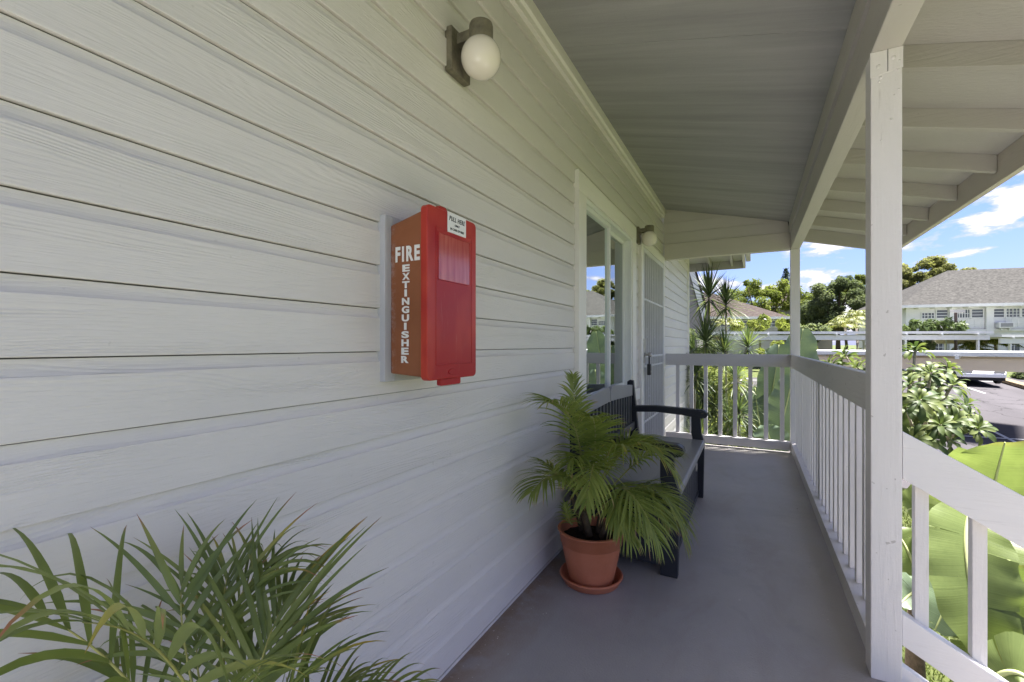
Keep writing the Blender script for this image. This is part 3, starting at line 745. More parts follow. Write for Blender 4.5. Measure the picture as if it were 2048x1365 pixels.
# ------------------------------------------------------------------ fire extinguisher cabinet
cab = thing('extinguisher_cabinet', (0.02, 1.15, 1.09), 'red plastic fire extinguisher cabinet on the grey siding wall', 'cabinet')
FY0, FY1 = 1.011, 1.285
mb = MB(); mb.box((WF - .016, FY0, 1.090), (.037, FY0 + .038, 1.585)); mb.box((WF - .016, FY1 - .038, 1.090), (.037, FY1, 1.585)); mb.box((WF - .016, FY0 + .038, 1.547), (.037, FY1 - .038, 1.585)); mb.box((WF - .016, FY0 + .038, 1.090), (.037, FY1 - .038, 1.120))
mb.build('mounting_frame', paint_wood('grey_frame_paint', (.50, .50, .51), 'z', .45, .8, .05), cab, .002)
def frustum(x0, r0, x1, r1):  # r = (y0,y1,z0,z1)
    a = [(x0, r0[0], r0[2]), (x0, r0[1], r0[2]), (x0, r0[1], r0[3]), (x0, r0[0], r0[3])]; b = [(x1, r1[0], r1[2]), (x1, r1[1], r1[2]), (x1, r1[1], r1[3]), (x1, r1[0], r1[3])]
    return MB().add(a + b, [(0,1,2,3),(7,6,5,4),(0,4,5,1),(1,5,6,2),(2,6,7,3),(3,7,4,0)])
frustum(.0365, (1.034, 1.262, 1.114, 1.556), .163, (1.030, 1.268, 1.106, 1.586)).build('box', M['oldred'], cab, .007, smooth=False, bseg=3)
# flange of box
cv = frustum(.160, (1.021, 1.281, 1.098, 1.600), .183, (1.026, 1.277, 1.102, 1.596)).build('cover', M['red'], cab, .010, smooth=False, bseg=4)
# rounded cover corners by an outline of its own
def rrect(y0, y1, z0, z1, r, n=6):
    pts = []
    for (cy, cz_, a0) in ((y1 - r, z1 - r, 0), (y0 + r, z1 - r, 90), (y0 + r, z0 + r, 180), (y1 - r, z0 + r, 270)):
        for i in range(n + 1):
            a = R(a0 + 90 * i / n); pts.append((cy + r * math.cos(a), cz_ + r * math.sin(a)))
    return pts
cv.data = MB().prism(rrect(1.022, 1.280, 1.097, 1.600, .016), 'x', .160, .184).build('tmp', M['red'], None, .004, bseg=3).data
bpy.data.objects.remove([x for x in bpy.data.objects if x.name.startswith('tmp')][0])
def ring(y0, y1, z0, z1, w, x0, x1, mat, name):
    o = MB(); o.box((x0, y0, z0), (x1, y0 + w, z1)); o.box((x0, y1 - w, z0), (x1, y1, z1)); o.box((x0, y0 + w, z1 - w), (x1, y1 - w, z1)); o.box((x0, y0 + w, z0), (x1, y1 - w, z0 + w))
    return o.build(name, mat, cab, .0006)
ring(1.062, 1.252, 1.140, 1.545, .0022, .1835, .1852, M['red'], 'moulded_ridge')
ring(1.072, 1.242, 1.390, 1.530, .0025, .1835, .1858, M['red'], 'window_rim')
box('view_window', (.1838, 1.0745, 1.3925), (.1848, 1.2395, 1.5275), M['redwin'], cab, .0003)
o = MB().prism([(1.150 + .026 * math.cos(R(a)), 1.118 + .010 * math.sin(R(a))) for a in range(0, 360, 15)], 'x', .1835, .186).build('maker_badge', M['red'], cab, .0008)
MB().prism(rrect(1.090, 1.195, 1.078, 1.104, .006, 3), 'x', .166, .180).build('pull_tab', M['red'], cab, .002)
MB().prism([(1.075, 1.596), (1.13, 1.596), (1.115, 1.610), (1.085, 1.610)], 'x', .166, .181).build('top_tab', M['red'], cab, .002)
def text(body, size, loc, rot, mat, parent, name, offset=0.0, sx=1.0, sy=1.0, align='CENTER', extr=.0004, shear=0, spacing=1.0):
    cu = bpy.data.curves.new(name, 'FONT'); cu.body = body; cu.size = size; cu.offset = offset; cu.extrude = extr; cu.align_x = align; cu.shear = shear; cu.space_character = spacing
    cu.fill_mode = 'BOTH'
    tmp = bpy.data.objects.new(name + '_src', cu); COL.objects.link(tmp)
    dg = bpy.context.evaluated_depsgraph_get(); me = bpy.data.meshes.new_from_object(tmp.evaluated_get(dg))
    bpy.data.objects.remove(tmp); me.name = name; me.materials.clear(); me.materials.append(mat)
    co = np.zeros(len(me.vertices) * 3); me.vertices.foreach_get('co', co); co = co.reshape(-1, 3)
    w = co[:, 0].max() - co[:, 0].min(); h = co[:, 1].max() - co[:, 1].min()
    o = bpy.data.objects.new(name, me); COL.objects.link(o); o.parent = parent; o.location = Vector(loc) - wloc(parent); o.rotation_euler = rot
    if sx < 0:  # fit to width -sx, height -sy, origin bottom-left centre
        cx_ = (co[:, 0].max() + co[:, 0].min()) / 2; co[:, 0] = (co[:, 0] - cx_) * (-sx / w); co[:, 1] = (co[:, 1] - co[:, 1].min()) * (-sy / h)
        me.vertices.foreach_set('co', co.reshape(-1)); me.update()
    return o
# block letters, drawn as outlines on a 5 x 7 grid of strokes
def side_rot(): return (R(90), 0, 0)
text('FIRE', .05, (.106, 1.0302, 1.443), side_rot(), M['lettering'], cab, 'fire_lettering', .0021, -.091, -.045, spacing=1.27)
for i, ch in enumerate('EXTINGUISHER'):
    ztop = 1.4340 - i * .02425; wd = .009 if ch == 'I' else .0275
    text(ch, .03, (.1005 - .0004 * i, 1.0302 + .0001 * 0, ztop - .0205), side_rot(), M['lettering'], cab, 'letter', .0013, -wd, -.0206)
lb_ = MB().box((.1842, 1.118, 1.540), (.1862, 1.216, 1.600)).build('pull_here_sticker', M['label'], cab, .0004)
fr_ = (R(90), 0, R(90))
o = text('PULL HERE', .018, (.1866, 1.167, 1.5755), fr_, M['black_ink'], cab, 'sticker_print', .0002, -.084, -.0145, shear=.25, spacing=1.18)
o = text('ONLY', .008, (.1866, 1.167, 1.5625), fr_, M['black_ink'], cab, 'sticker_print', .0001, -.026, -.0065)
o = text('IN CASE OF FIRE!', .008, (.1866, 1.167, 1.5485), fr_, M['black_ink'], cab, 'sticker_print', .0001, -.072, -.0068)

# small chips, seeds and grit lying on the floor
rg_ = random.Random(9); gm = MB()
for i in range(150):
    if i < 70: x, y = .03 + abs(rg_.gauss(0, .06)), rg_.uniform(1.2, 3.0)
    elif i < 100: x, y = 1.36 - abs(rg_.gauss(0, .08)), rg_.uniform(1.9, 5.6)
    else: x, y = rg_.uniform(.1, 1.35), rg_.uniform(1.4, 5.5)
    q = rg_.uniform(.0012, .0042); a = rg_.uniform(0, 6.28); c_, s_ = math.cos(a) * q, math.sin(a) * q
    gm.add([(x - c_, y - s_, .0008), (x + s_ * .6, y - c_ * .6, .0008), (x + c_ * 1.3, y + s_ * 1.3, .0010), (x - s_ * .5, y + c_ * .7, .0008), (x, y, .0008 + q * .6)],
           [(0, 1, 4), (1, 2, 4), (2, 3, 4), (3, 0, 4)])
tag(gm.build('floor_grit', simple('grit', (.50, .46, .40), .8, .2, .6, 25)), 'pale grit and paint chips scattered on the grey porch floor', 'debris', kind='stuff')

# ------------------------------------------------------------------ storage bench
bn = thing('storage_bench', (.35, 3.15, 0), 'black storage bench with slatted back standing under the window', 'bench')
YA, YB = 2.455, 3.885; XF = .655
for yy_ in (YA, YB - .045):
    # front leg: wide flat upright with rounded foot, rising to arm
    MB().prism([(XF - .085, 0), (XF + .002, 0), (XF + .012, .44), (XF - .010, .50), (XF - .018, .63), (XF - .085, .63), (XF - .085, .5), (XF - .072, .44)], 'y', yy_, yy_ + .045).build('leg', M['bench'], bn, .005)
    MB().prism([(.085, 0), (.165, 0), (.160, .45), (.115, .90), (.085, .905), (.065, .89)], 'y', yy_, yy_ + .045).build('leg', M['bench'], bn, .005)
    # arm, gently curved with rounded nose
    pr = [(.11, .640), (.30, .652), (.50, .640), (XF - .01, .622), (XF + .020, .628), (XF + .036, .648), (XF + .030, .672), (XF + .005, .688), (.50, .695), (.30, .702), (.11, .69)]
    MB().prism(pr, 'y', yy_ - .012, yy_ + .057).build('armrest', M['bench'], bn, .008, bseg=3)
    y0_, y1_ = (yy_ + .008, yy_ + .03)
    MB().box((.14, y0_, .05), (XF - .07, y1_, .41)).build('side_panel', M['bench'], bn, .003)
nb_ = 12
for i in range(nb_):
    ya = YA + .045 + (YB - YA - .09) * i / nb_; yb = YA + .045 + (YB - YA - .09) * (i + 1) / nb_ - .006
    MB().box((XF - .055, ya, .05), (XF - .035, yb, .405)).build('front_slat', M['bench'], bn, .003)
MB().box((XF - .062, YA + .046, .03), (XF - .056, YB - .046, .40)).build('front_panel', M['bench'], bn, .002)
MB().box((XF - .06, YA + .046, .025), (XF - .028, YB - .046, .06)).build('plinth', M['bench'], bn, .003)
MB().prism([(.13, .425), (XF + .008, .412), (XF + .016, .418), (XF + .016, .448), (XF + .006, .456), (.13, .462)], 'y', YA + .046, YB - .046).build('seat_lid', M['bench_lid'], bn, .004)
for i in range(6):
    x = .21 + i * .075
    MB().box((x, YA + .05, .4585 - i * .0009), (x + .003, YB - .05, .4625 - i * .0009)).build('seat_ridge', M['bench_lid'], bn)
MB().box((XF + .017, 3.14, .385), (XF + .024, 3.20, .425)).build('hasp', M['steel'], bn, .002)
MB().box((.10, YA + .045, .50), (.13, YB - .045, .56)).build('back_rail', M['bench_back'], bn, .004)
ymid = (YA + YB) / 2
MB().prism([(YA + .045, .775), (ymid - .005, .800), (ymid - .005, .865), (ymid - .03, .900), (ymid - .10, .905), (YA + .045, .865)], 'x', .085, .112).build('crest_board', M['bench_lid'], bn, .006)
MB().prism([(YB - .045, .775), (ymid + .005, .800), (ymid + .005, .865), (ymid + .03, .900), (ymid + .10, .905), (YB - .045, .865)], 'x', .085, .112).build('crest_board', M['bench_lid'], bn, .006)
src = None
for i in range(17):
    y = YA + .09 + (YB - YA - .18) * i / 16
    if src is None: src = MB().box((-.008, -.019, 0), (.008, .019, .24)).build('back_slat', M['bench_back'], bn, .003); o = src
    else: o = bpy.data.objects.new('back_slat', src.data); COL.objects.link(o); o.parent = bn
    o.location = Vector((.103, y, .555)) - wloc(bn)

# ------------------------------------------------------------------ leaves and palms
def bez(p0, p1, p2, n):
    return [p0 * (1-s)**2 + p1 * 2*s*(1-s) + p2 * s*s for s in [i / n for i in range(n + 1)]]
def strip_leaf(mb, p, d, up, length, width, droop, fold=.35, seg=7, r=0.0, shape=None, curl=0.0):
    """a single leaflet: starts at p, heads along d, bends down with 'droop'; two half blades folded along the middle"""
    d = d.normalized(); side = d.cross(up)
    if side.length < 1e-3: side = d.cross(Vector((1, 0, 0)))
    side.normalize(); nrm = side.cross(d).normalized()
    pts = [Vector(p)]; dirs = [d.copy()]; cur = d.copy(); step = length / seg
    for i in range(seg):
        cur = (cur + Vector((0, 0, -1)) * droop * (i + 1) / seg / seg * 2.2 + side * curl / seg).normalized()
        pts.append(pts[-1] + cur * step); dirs.append(cur.copy())
    vs, ts = [], []
    for i, q in enumerate(pts):
        s = i / seg
        wd = width * (shape(s) if shape else (min(1, .35 + s * 3.2) * (1 - s ** 2.2) + .02))
        sd = side; n2 = sd.cross(dirs[i]).normalized()
        if n2.z < 0 and False: n2 = -n2
        vs += [q - sd * wd + n2 * wd * fold, q, q + sd * wd + n2 * wd * fold]; ts += [s, s, s]
    fs = []
    for i in range(seg):
        a = i * 3; fs += [(a, a+1, a+4, a+3), (a+1, a+2, a+5, a+4)]
    mb.add(vs, fs, ts, r)
def frond(name, parent, p0, p1, p2, n_leaf, ll, lw, mat, start=.25, droop=.5, split=False, seg=7, radius=.004, lift=.25, jit=.12, ang0=72, ang1=22, fold=.35, ybias=0.0):
    """feather palm frond: stalk p0 > p1 > p2 (quadratic), pairs of leaflets along it"""
    p0, p1, p2 = Vector(p0), Vector(p1), Vector(p2)
    N_ = 24; pts = bez(p0, p1, p2, N_)
    st = MB(); st.tube(pts, [radius * (1 - .75 * i / N_) for i in range(N_ + 1)], 6)
    fr = st.build(name, M['rachis'], parent, smooth=True)
    allm = MB()
    # steady frame: side vector from the plane of the arch
    for i in range(n_leaf):
        s = start + (1 - start) * (i + .5) / n_leaf
        k = s * N_; i0 = min(int(k), N_ - 1); q = pts[i0].lerp(pts[i0+1], k - i0); d = (pts[i0+1] - pts[i0]).normalized()
        side = d.cross(Vector((0, 0, 1)))
        if side.length < .15: side = (p2 - p0).cross(Vector((0, 0, 1)))
        side.normalize(); up = side.cross(d).normalized()
        f = (i + .5) / n_leaf
        prof = math.sin(math.pi * (.18 + .74 * f)) ** .7
        for sg in (-1, 1):
            a = R(ang0 + (ang1 - ang0) * f + random.uniform(-7, 7))
            dd = d * math.cos(a) + side * sg * math.sin(a) + up * (lift + random.uniform(-jit, jit))
            ln = ll * prof * random.uniform(.88, 1.1)
            r_ = min(1, max(0, random.gauss(.45 + ybias, .25)))
            tgt = MB() if split else allm
            strip_leaf(tgt, q, dd, up, ln, lw * (.7 + .3 * prof) * random.uniform(.85, 1.1), droop * random.uniform(.6, 1.4), seg=seg, r=r_, fold=fold, curl=random.uniform(-.15, .15))
            if split:
                o = tgt.build('leaflet', mat, fr, attrs=True, smooth=True)
    if not split:
        o = allm.build('leaflets', mat, fr, attrs=True, smooth=True)
    return fr

def pot(center, H, rt, rb, label, dish=True, name_parent=None):
    x, y, z = center
    P = name_parent
    prof = [(0, .0), (rb, .0), (rb + .002, .006), (rt * .90, H * .72), (rt * .905, H * .74), (rt * .925, H * .745), (rt * .965, H - .012), (rt, H - .010), (rt + .004, H - .004), (rt, H), (rt - .012, H), (rt - .016, H - .02), (rt * .86, H - .06)]
    MB().lathe(prof, (x, y, z + .012), 56).build('pot', M['pot'], P, smooth=False)
    for oo in P.children: 
        if oo.name.startswith('pot'): oo.data.polygons.foreach_set('use_smooth', [True] * len(oo.data.polygons)); 
    so = MB(); seg = 30; vs = [(x, y, z + H - .030)]
    fs = []
    for j in range(1, 7):
        for k in range(seg):
            th = 2*math.pi*k/seg; rr = rt * .90 * j / 6; h = mnoise.noise(Vector((rr*30*math.cos(th), rr*30*math.sin(th), 3))) * .008
            vs.append((x + rr*math.cos(th), y + rr*math.sin(th), z + H - .035 + h))
    for k in range(seg): fs.append((0, 1+k, 1+(k+1) % seg))
    for j in range(5):
        for k in range(seg): fs.append((1+j*seg+k, 1+(j+1)*seg+k, 1+(j+1)*seg+(k+1) % seg, 1+j*seg+(k+1) % seg))
    so.add(vs, fs); so.build('soil', M['soil'], P, smooth=True)
    if dish:
        rs = rb * 1.40
        MB().lathe([(0, .0), (rs * .84, .0), (rs * .90, .005), (rs, .034), (rs + .005, .040), (rs + .002, .045), (rs - .008, .044), (rs * .86, .010), (0, .008)], (x, y, z + .0005), 56).build('saucer', M['pot'], P, smooth=True)

# potted palm beside bench
pc = Vector((.270, 2.235, 0))
pp = thing('potted_palm', pc, 'leafy palm in a round terracotta pot and saucer beside the black bench', 'potted plant')
pot((pc.x, pc.y, 0), .258, .166, .110, '', True, pp)
for (dx, dy, h, tx, ty) in ((-.02, .0, .24, -.03, .02), (.03, .03, .22, .04, .02), (.0, -.03, .20, -.05, -.03), (.06, -.01, .17, .08, -.02), (-.05, .02, .16, -.08, .04)):
    pts = [pc + Vector((dx, dy, .24)), pc + Vector((dx + tx * .4, dy + ty * .4, .24 + h * .5)), pc + Vector((dx + tx, dy + ty, .24 + h))]
    MB().tube(pts, [.020, .015, .009], 8).build('stem', M['bark'], pp, smooth=True)
bc = lambda dx=0, dy=0, z=.40: pc + Vector((dx, dy, z))
def up_to(u, v, t): return at(u, v, t)
random.seed(21)
fr_specs = [  # start, control, tip, leaf count, leaf length, start fraction
    (bc(-.02, 0, .42), at(1150, 860, 2.25), at(1146, 752, 2.40), 22, .13, .35),
    (bc(-.02, -.02, .42), at(1160, 790, 2.15), at(1090, 806, 2.02), 24, .23, .25),
    (bc(-.03, -.02, .38), at(1120, 905, 2.10), at(1064, 985, 1.95), 20, .19, .3),
    (bc(.02, .0, .42), at(1270, 800, 2.15), at(1352, 958, 2.08), 30, .19, .3),
    (bc(.04, .0, .36), at(1330, 900, 2.08), at(1368, 1080, 2.05), 28, .24, .3),
    (bc(.03, -.04, .38), at(1240, 900, 1.95), at(1318, 1085, 1.82), 30, .23, .25),
    (bc(.0, -.04, .38), at(1200, 840, 1.95), at(1172, 1010, 1.80), 24, .19, .3),
    (bc(.0, .03, .42), at(1245, 860, 2.30), at(1290, 880, 2.40), 24, .20, .25),
    (bc(.0, -.01, .40), at(1215, 850, 2.10), at(1265, 905, 1.98), 24, .20, .25),
    (bc(-.01, .02, .40), at(1185, 850, 2.25), at(1205, 850, 2.40), 22, .17, .3),
    (bc(-.03, .0, .36), at(1140, 960, 2.15), at(1085, 925, 2.05), 20, .17, .3),
    (bc(-.02, -.04, .36), at(1165, 930, 2.0), at(1120, 960, 1.85), 20, .16, .3),
    (bc(.03, .02, .38), at(1290, 880, 2.25), at(1345, 905, 2.30), 22, .16, .35),
    (bc(.03, -.02, .34), at(1240, 960, 2.0), at(1262, 1085, 1.95), 22, .18, .25),
    (bc(.03, .01, .36), at(1300, 930, 2.15), at(1335, 1040, 2.05), 26, .20, .3),
    (bc(.02, -.03, .36), at(1235, 935, 2.0), at(1240, 1050, 1.88), 24, .18, .3),
    (bc(-.01, -.03, .38), at(1175, 870, 2.05), at(1135, 930, 1.88), 22, .18, .3),
    (bc(.0, .0, .42), at(1200, 830, 2.2), at(1180, 835, 2.0), 24, .17, .3),
    (bc(-.09, -.03, .28), at(1138, 1050, 2.12), at(1130, 1010, 2.1), 10, .08, .2),
]
for i, (a, b_, c_, n, ll, st_) in enumerate(fr_specs):
    frond('frond', pp, a, b_, c_, int(n * 1.2), ll * 1.02, .0064, M['palm2'], start=st_, droop=.75, radius=.0045, lift=.18, ang0=68, ang1=20, ybias=(.25 if i == 3 else .0))

# foreground palm
fc = Vector((.26, .42, 0))
fp = thing('potted_palm', fc, 'large arching palm in the bottom left foreground, leaves cut by the picture edge', 'potted plant')
pot((fc.x, fc.y, 0), .30, .17, .115, '', True, fp)
for dx, dy in ((0, 0), (.03, .02), (-.03, .02), (.02, -.03)):
    MB().tube([fc + Vector((dx, dy, .25)), fc + Vector((dx * 1.6, dy * 1.6, .42)), fc + Vector((dx * 2.2, dy * 2.2, .58))], [.018, .012, .007], 8).build('stem', M['bark'], fp, smooth=True)
random.seed(5)
fb = lambda dx, dy, z: fc + Vector((dx, dy, z))
ff = [
    (fb(0, 0, .50), at(375, 1215, .66), at(165, 1195, .54), 8, .30, .0080, .35, 1.25),     # arching left over the wall
    (fb(.0, .02, .50), at(505, 1290, .70), at(575, 1160, .84), 15, .25, .0055, .28, .30),  # centre fan
    (fb(-.02, .03, .50), at(395, 1165, .80), at(560, 1092, .88), 15, .18, .0045, .40, 1.2),  # behind, arching right
    (fb(.05, .03, .50), at(640, 1350, .76), at(850, 1338, .84), 15, .14, .0040, .32, .9),  # right low
    (fb(-.02, -.02, .48), at(300, 1290, .60), at(70, 1180, .60), 5, .26, .0072, .5, 1.0),  # long leaves left
    (fb(-.01, .0, .50), at(345, 1230, .74), at(365, 1130, .78), 7, .19, .0055, .45, .5),
    (fb(-.02, .02, .48), at(430, 1220, .78), at(455, 1120, .84), 7, .21, .0045, .45, .35),
    (fb(.02, .04, .46), at(470, 1270, .80), at(630, 1215, .92), 12, .20, .0050, .30, .4),
    (fb(.03, .0, .46), at(560, 1330, .66), at(620, 1310, .72), 10, .17, .0050, .3, .7),
    (fb(.0, -.02, .46), at(420, 1290, .60), at(470, 1340, .52), 6, .18, .0062, .3, 1.2),
    (fb(-.03, .0, .42), at(290, 1330, .68), at(215, 1290, .72), 8, .16, .0050, .3, .8),
    (fb(.01, .03, .44), at(440, 1320, .74), at(520, 1270, .82), 10, .18, .0048, .3, .5),
    (fb(-.01, .03, .44), at(370, 1310, .78), at(400, 1235, .84), 9, .17, .0048, .3, .6),
    (fb(.04, .02, .44), at(590, 1370, .78), at(700, 1330, .86), 9, .16, .0045, .3, .6),
]
for (a, b_, c_, n, ll, lw, st_, dr) in ff:
    b_ = b_ - Vector((0, 0, .022)); c_ = c_ - Vector((0, 0, .030))
    frond('frond', fp, a, b_, c_, n, ll, lw, M['palm'], start=st_, droop=dr, split=True, seg=9, radius=.0030, lift=.20, ang0=58, ang1=12, fold=.28)

# ------------------------------------------------------------------ big-leaf plants (banana)
def blade(mb, pts, width, nrm0, r, ragged=.06, fold=.25, nl=26, ns=5, flip=0.0, tipw=.0, seed=0, wave=.010):
    """broad banana blade along curve pts; two halves folded at the midrib, with tears"""
    n = len(pts) - 1; rnd = random.Random(seed)
    def P(s):
        k = s * n; i = min(int(k), n - 1); return pts[i].lerp(pts[i+1], k - i)
    for sg in (-1, 1):
        segs = []; s = 0.0
        rows = []
        for i in range(nl + 1):
            s = i / nl; q = P(s); d = (P(min(1, s + .02)) - P(max(0, s - .02))).normalized()
            side = d.cross(nrm0).normalized(); up = side.cross(d).normalized()
            wd = width * (math.sin(math.pi * min(1, (s * .93 + .045))) ** .55) * (1 + .05 * math.sin(s * 23 + sg + seed))
            row = []
            for j in range(ns + 1):
                f = j / ns
                lat = wd * f
                z = fold * wd * f - 1.0 * flip * wd * f * f + wave * math.sin(s * 31 + seed * 2 + sg * 2) * f * f
                row.append(q + side * sg * lat + up * z + d * (lat * .22))
            rows.append(row)
        # tears: start a new strip at random places
        i = 0
        while i < nl:
            j = min(nl, i + rnd.randint(4, 9)) if ragged else nl
            dz = rnd.uniform(-1, 1) * ragged
            vs, ts = [], []
            for q in range(i, j + 1):
                for c in range(ns + 1):
                    p = rows[q][c].copy(); f = c / ns
                    p.z += dz * f * f * width
                    if q == j and j < nl: p = p.lerp(rows[q-1][c], ragged * 1.5 * f)
                    vs.append(p); ts.append(q / nl)
            w_ = ns + 1; m_ = j - i
            fs = [(a*w_+c, a*w_+c+1, (a+1)*w_+c+1, (a+1)*w_+c) for a in range(m_) for c in range(ns)]
            mb.add(vs, fs, ts, r); i = j
def big_leaf(parent, p0, p1, p2, width, nrm, mat, r=.5, seed=0, stalk=None, flip=.15, ragged=.06, fold=.25):
    pts = bez(Vector(p0), Vector(p1), Vector(p2), 20)
    lf = MB().tube(pts, [.019 * (1 - .80 * i / 20) + .001 for i in range(21)], 6).build('leaf', M['midrib'], parent, smooth=True)
    mb = MB(); blade(mb, pts, width, Vector(nrm).normalized(), r, seed=seed, flip=flip, ragged=ragged, fold=fold); mb.build('blade', mat, lf, attrs=True, smooth=True)
    if stalk is not None:
        MB().tube([Vector(stalk), Vector(stalk).lerp(Vector(p0), .5) + Vector((0, 0, .08)), Vector(p0)], [.035, .026, .017], 8).build('leaf_stalk', M['midrib'], lf, smooth=True)
    return lf
def gpt(u, v, t): return at(u, v, t)
b0 = Vector((3.15, 4.05, -1.9))
bp = thing('banana_plant', b0, 'bright green banana plant with broad leaves behind the stair railing', 'banana plant')
crown = b0 + Vector((0, 0, 1.15))
MB().tube([b0, b0 + Vector((.03, 0, .6)), crown], [.11, .095, .07], 12).build('trunk', M['pale_bark'], bp, smooth=True)
camv = lambda p: (cam.location - p).normalized()
def cl(par, u0, v0, t0, u1, v1, t1, u2, v2, t2, w, mat, seed, r=.6, up=.35, crown_=None, flip=.15, ragged=.13, fold=.24, tilt=(0, 0, 0)):
    p0, p1, p2 = at(u0, v0, t0), at(u1, v1, t1), at(u2, v2, t2)
    nrm = camv(p1) + Vector((.35, 0, up)) + Vector(tilt)
    return big_leaf(par, p0, p1, p2, w, nrm, mat, r, seed, crown_, flip, ragged, fold)
cl(bp, 1965, 1130, 3.4, 1975, 1010, 3.5, 2010, 885, 3.3, .38, M['banana'], 1, .9, crown_=crown)        # top leaf above the rail
cl(bp, 1950, 1010, 3.15, 1900, 1090, 2.95, 1985, 1330, 2.85, .24, M['banana'], 2, .65, crown_=crown, fold=.35)
cl(bp, 1985, 1040, 3.3, 2010, 1100, 3.0, 2075, 1290, 2.9, .26, M['banana'], 3, .7, crown_=crown, ragged=.1)
cl(bp, 1940, 1060, 3.7, 1870, 1000, 3.9, 1815, 1020, 4.1, .26, M['banana'], 4, .75, crown_=crown, ragged=.05)
cl(bp, 1975, 1040, 3.5, 2040, 990, 3.5, 2130, 1080, 3.4, .34, M['banana'], 5, .8, crown_=crown)
cl(bp, 1960, 1080, 3.3, 1920, 1150, 3.2, 1870, 1260, 3.1, .2, M['banana_dull'], 6, .4, crown_=crown)
dl = cl(bp, 1935, 1120, 3.5, 1890, 1170, 3.45, 1865, 1225, 3.4, .14, M['dead'], 7, .2, ragged=.2)
b1 = at(1990, 1560, 3.4); b1.z = -1.9
bq = thing('banana_plant', b1, 'lower banana plant with deep green leaves at the right picture edge', 'banana plant')
cr1 = b1 + Vector((0, 0, .75))
MB().tube([b1, cr1], [.10, .06], 12).build('trunk', M['pale_bark'], bq, smooth=True)
cl(bq, 1990, 1370, 3.1, 2005, 1240, 3.0, 2030, 1130, 2.9, .22, M['banana'], 11, .35, crown_=cr1, ragged=.03)
cl(bq, 1985, 1360, 2.7, 2040, 1310, 2.6, 2110, 1420, 2.5, .20, M['banana'], 12, .55, crown_=cr1)
cl(bq, 1960, 1350, 3.2, 1920, 1200, 3.3, 1905, 1120, 3.3, .16, M['banana'], 13, .4, crown_=cr1)
b2_ = at(1830, 1500, 4.0); b2_.z = -1.9
br = thing('banana_plant', b2_, 'small banana plant beside the near post behind the first stair baluster', 'banana plant')
cr2 = b2_ + Vector((0, 0, .8))
MB().tube([b2_, cr2], [.08, .05], 10).build('trunk', M['bark'], br, smooth=True)
cl(br, 1850, 1190, 3.8, 1820, 1100, 3.9, 1790, 1060, 4.0, .20, M['banana'], 21, .3, crown_=cr2)
cl(br, 1860, 1190, 3.6, 1830, 1170, 3.5, 1800, 1210, 3.4, .14, M['banana_dull'], 22, .5, crown_=cr2)
cl(br, 1850, 1180, 3.9, 1880, 1090, 4.0, 1905, 1080, 4.0, .15, M['banana'], 23, .5, crown_=cr2)
# grey-green travellers palm / bird of paradise leaves beyond the corner post
b3 = at(1560, 1010, 7.8); b3.z = -1.9
bs = thing('bird_of_paradise_plant', b3, 'tall plant with broad dull green paddle leaves behind the corner post', 'plant')
cr3 = b3 + Vector((0, 0, .9))
MB().tube([b3, cr3], [.12, .07], 12).build('trunk', M['pale_bark'], bs, smooth=True)
cl(bs, 1575, 850, 7.4, 1590, 740, 7.5, 1606, 658, 7.4, .30, M['banana_dull'], 31, .7, crown_=cr3, ragged=0, fold=.3)
cl(bs, 1525, 880, 7.4, 1548, 780, 7.2, 1558, 690, 7.2, .27, M['banana_dull'], 32, .5, crown_=cr3, ragged=.02, fold=.45)
cl(bs, 1545, 900, 7.0, 1575, 820, 6.9, 1585, 750, 6.9, .26, M['banana_dull'], 33, .3, crown_=cr3, ragged=.02)
cl(bs, 1525, 890, 7.2, 1515, 830, 7.2, 1510, 775, 7.3, .24, M['banana_dull'], 34, .6, crown_=cr3)
cl(bs, 1560, 930, 6.8, 1540, 880, 6.8, 1530, 850, 6.8, .26, M['banana_dull'], 35, .2, crown_=cr3)
cl(bs, 1540, 770, 7.5, 1550, 720, 7.6, 1553, 692, 7.6, .18, M['banana_dull'], 36, .8, crown_=cr3, ragged=0)

# ------------------------------------------------------------------ plumeria with paddle leaves in rosettes
def plum_leaf_mesh(seed):
    mb = MB(); rnd = random.Random(seed)
    strip_leaf(mb, Vector((0, 0, 0)), Vector((1, 0, .35)), Vector((0, 0, 1)), .30, .036, .9 + rnd.random() * .8, fold=.22, seg=8, r=rnd.random(),
               shape=lambda s: max(.04, (min(1, .12 + s * 1.5)) * (1 - max(0, (s - .72) / .28) ** 2.2) + .02))
    return mb.build('leaf', M['plum'], None, attrs=True, smooth=True).data
pl_meshes = [plum_leaf_mesh(i) for i in range(8)]
for o in [x for x in bpy.data.objects if x.name.startswith('leaf') and x.parent is None]: bpy.data.objects.remove(o)
pb = at(1850, 1100, 7.0); pb.z = -1.9
pl = thing('plumeria_tree', pb, 'plumeria tree with long paddle leaves reaching over the parking lot by the post', 'tree')
pcn = at(1835, 860, 6.5)
MB().tube([pb, pb.lerp(pcn, .5) + Vector((.1, 0, 0)), pcn], [.09, .07, .05], 10).build('trunk', M['pale_bark'], pl, smooth=True)
random.seed(11)
ros = [(1955, 858, 5.6), (1905, 770, 6.0), (1862, 745, 6.1), (1810, 815, 5.6), (1868, 810, 5.9), (1840, 715 + 30, 6.4), (1908, 842, 5.7), (1850, 880, 5.8), (1900, 880, 6.1),
       (1690, 712, 7.4), (1660, 728, 7.4), (1715, 735, 7.0), (1780, 770, 6.6), (1820, 770, 6.1), (1880, 800, 6.2), (1835, 850, 6.2), (1790, 860, 6.0), (1930, 810, 6.2), (1870, 765, 6.5), (1640, 745, 7.6), (1840, 800, 5.4), (1830, 700, 6.6), (1935, 835, 5.9), (1895, 735, 6.6), (1880, 850, 5.5), (1825, 880, 5.5)]
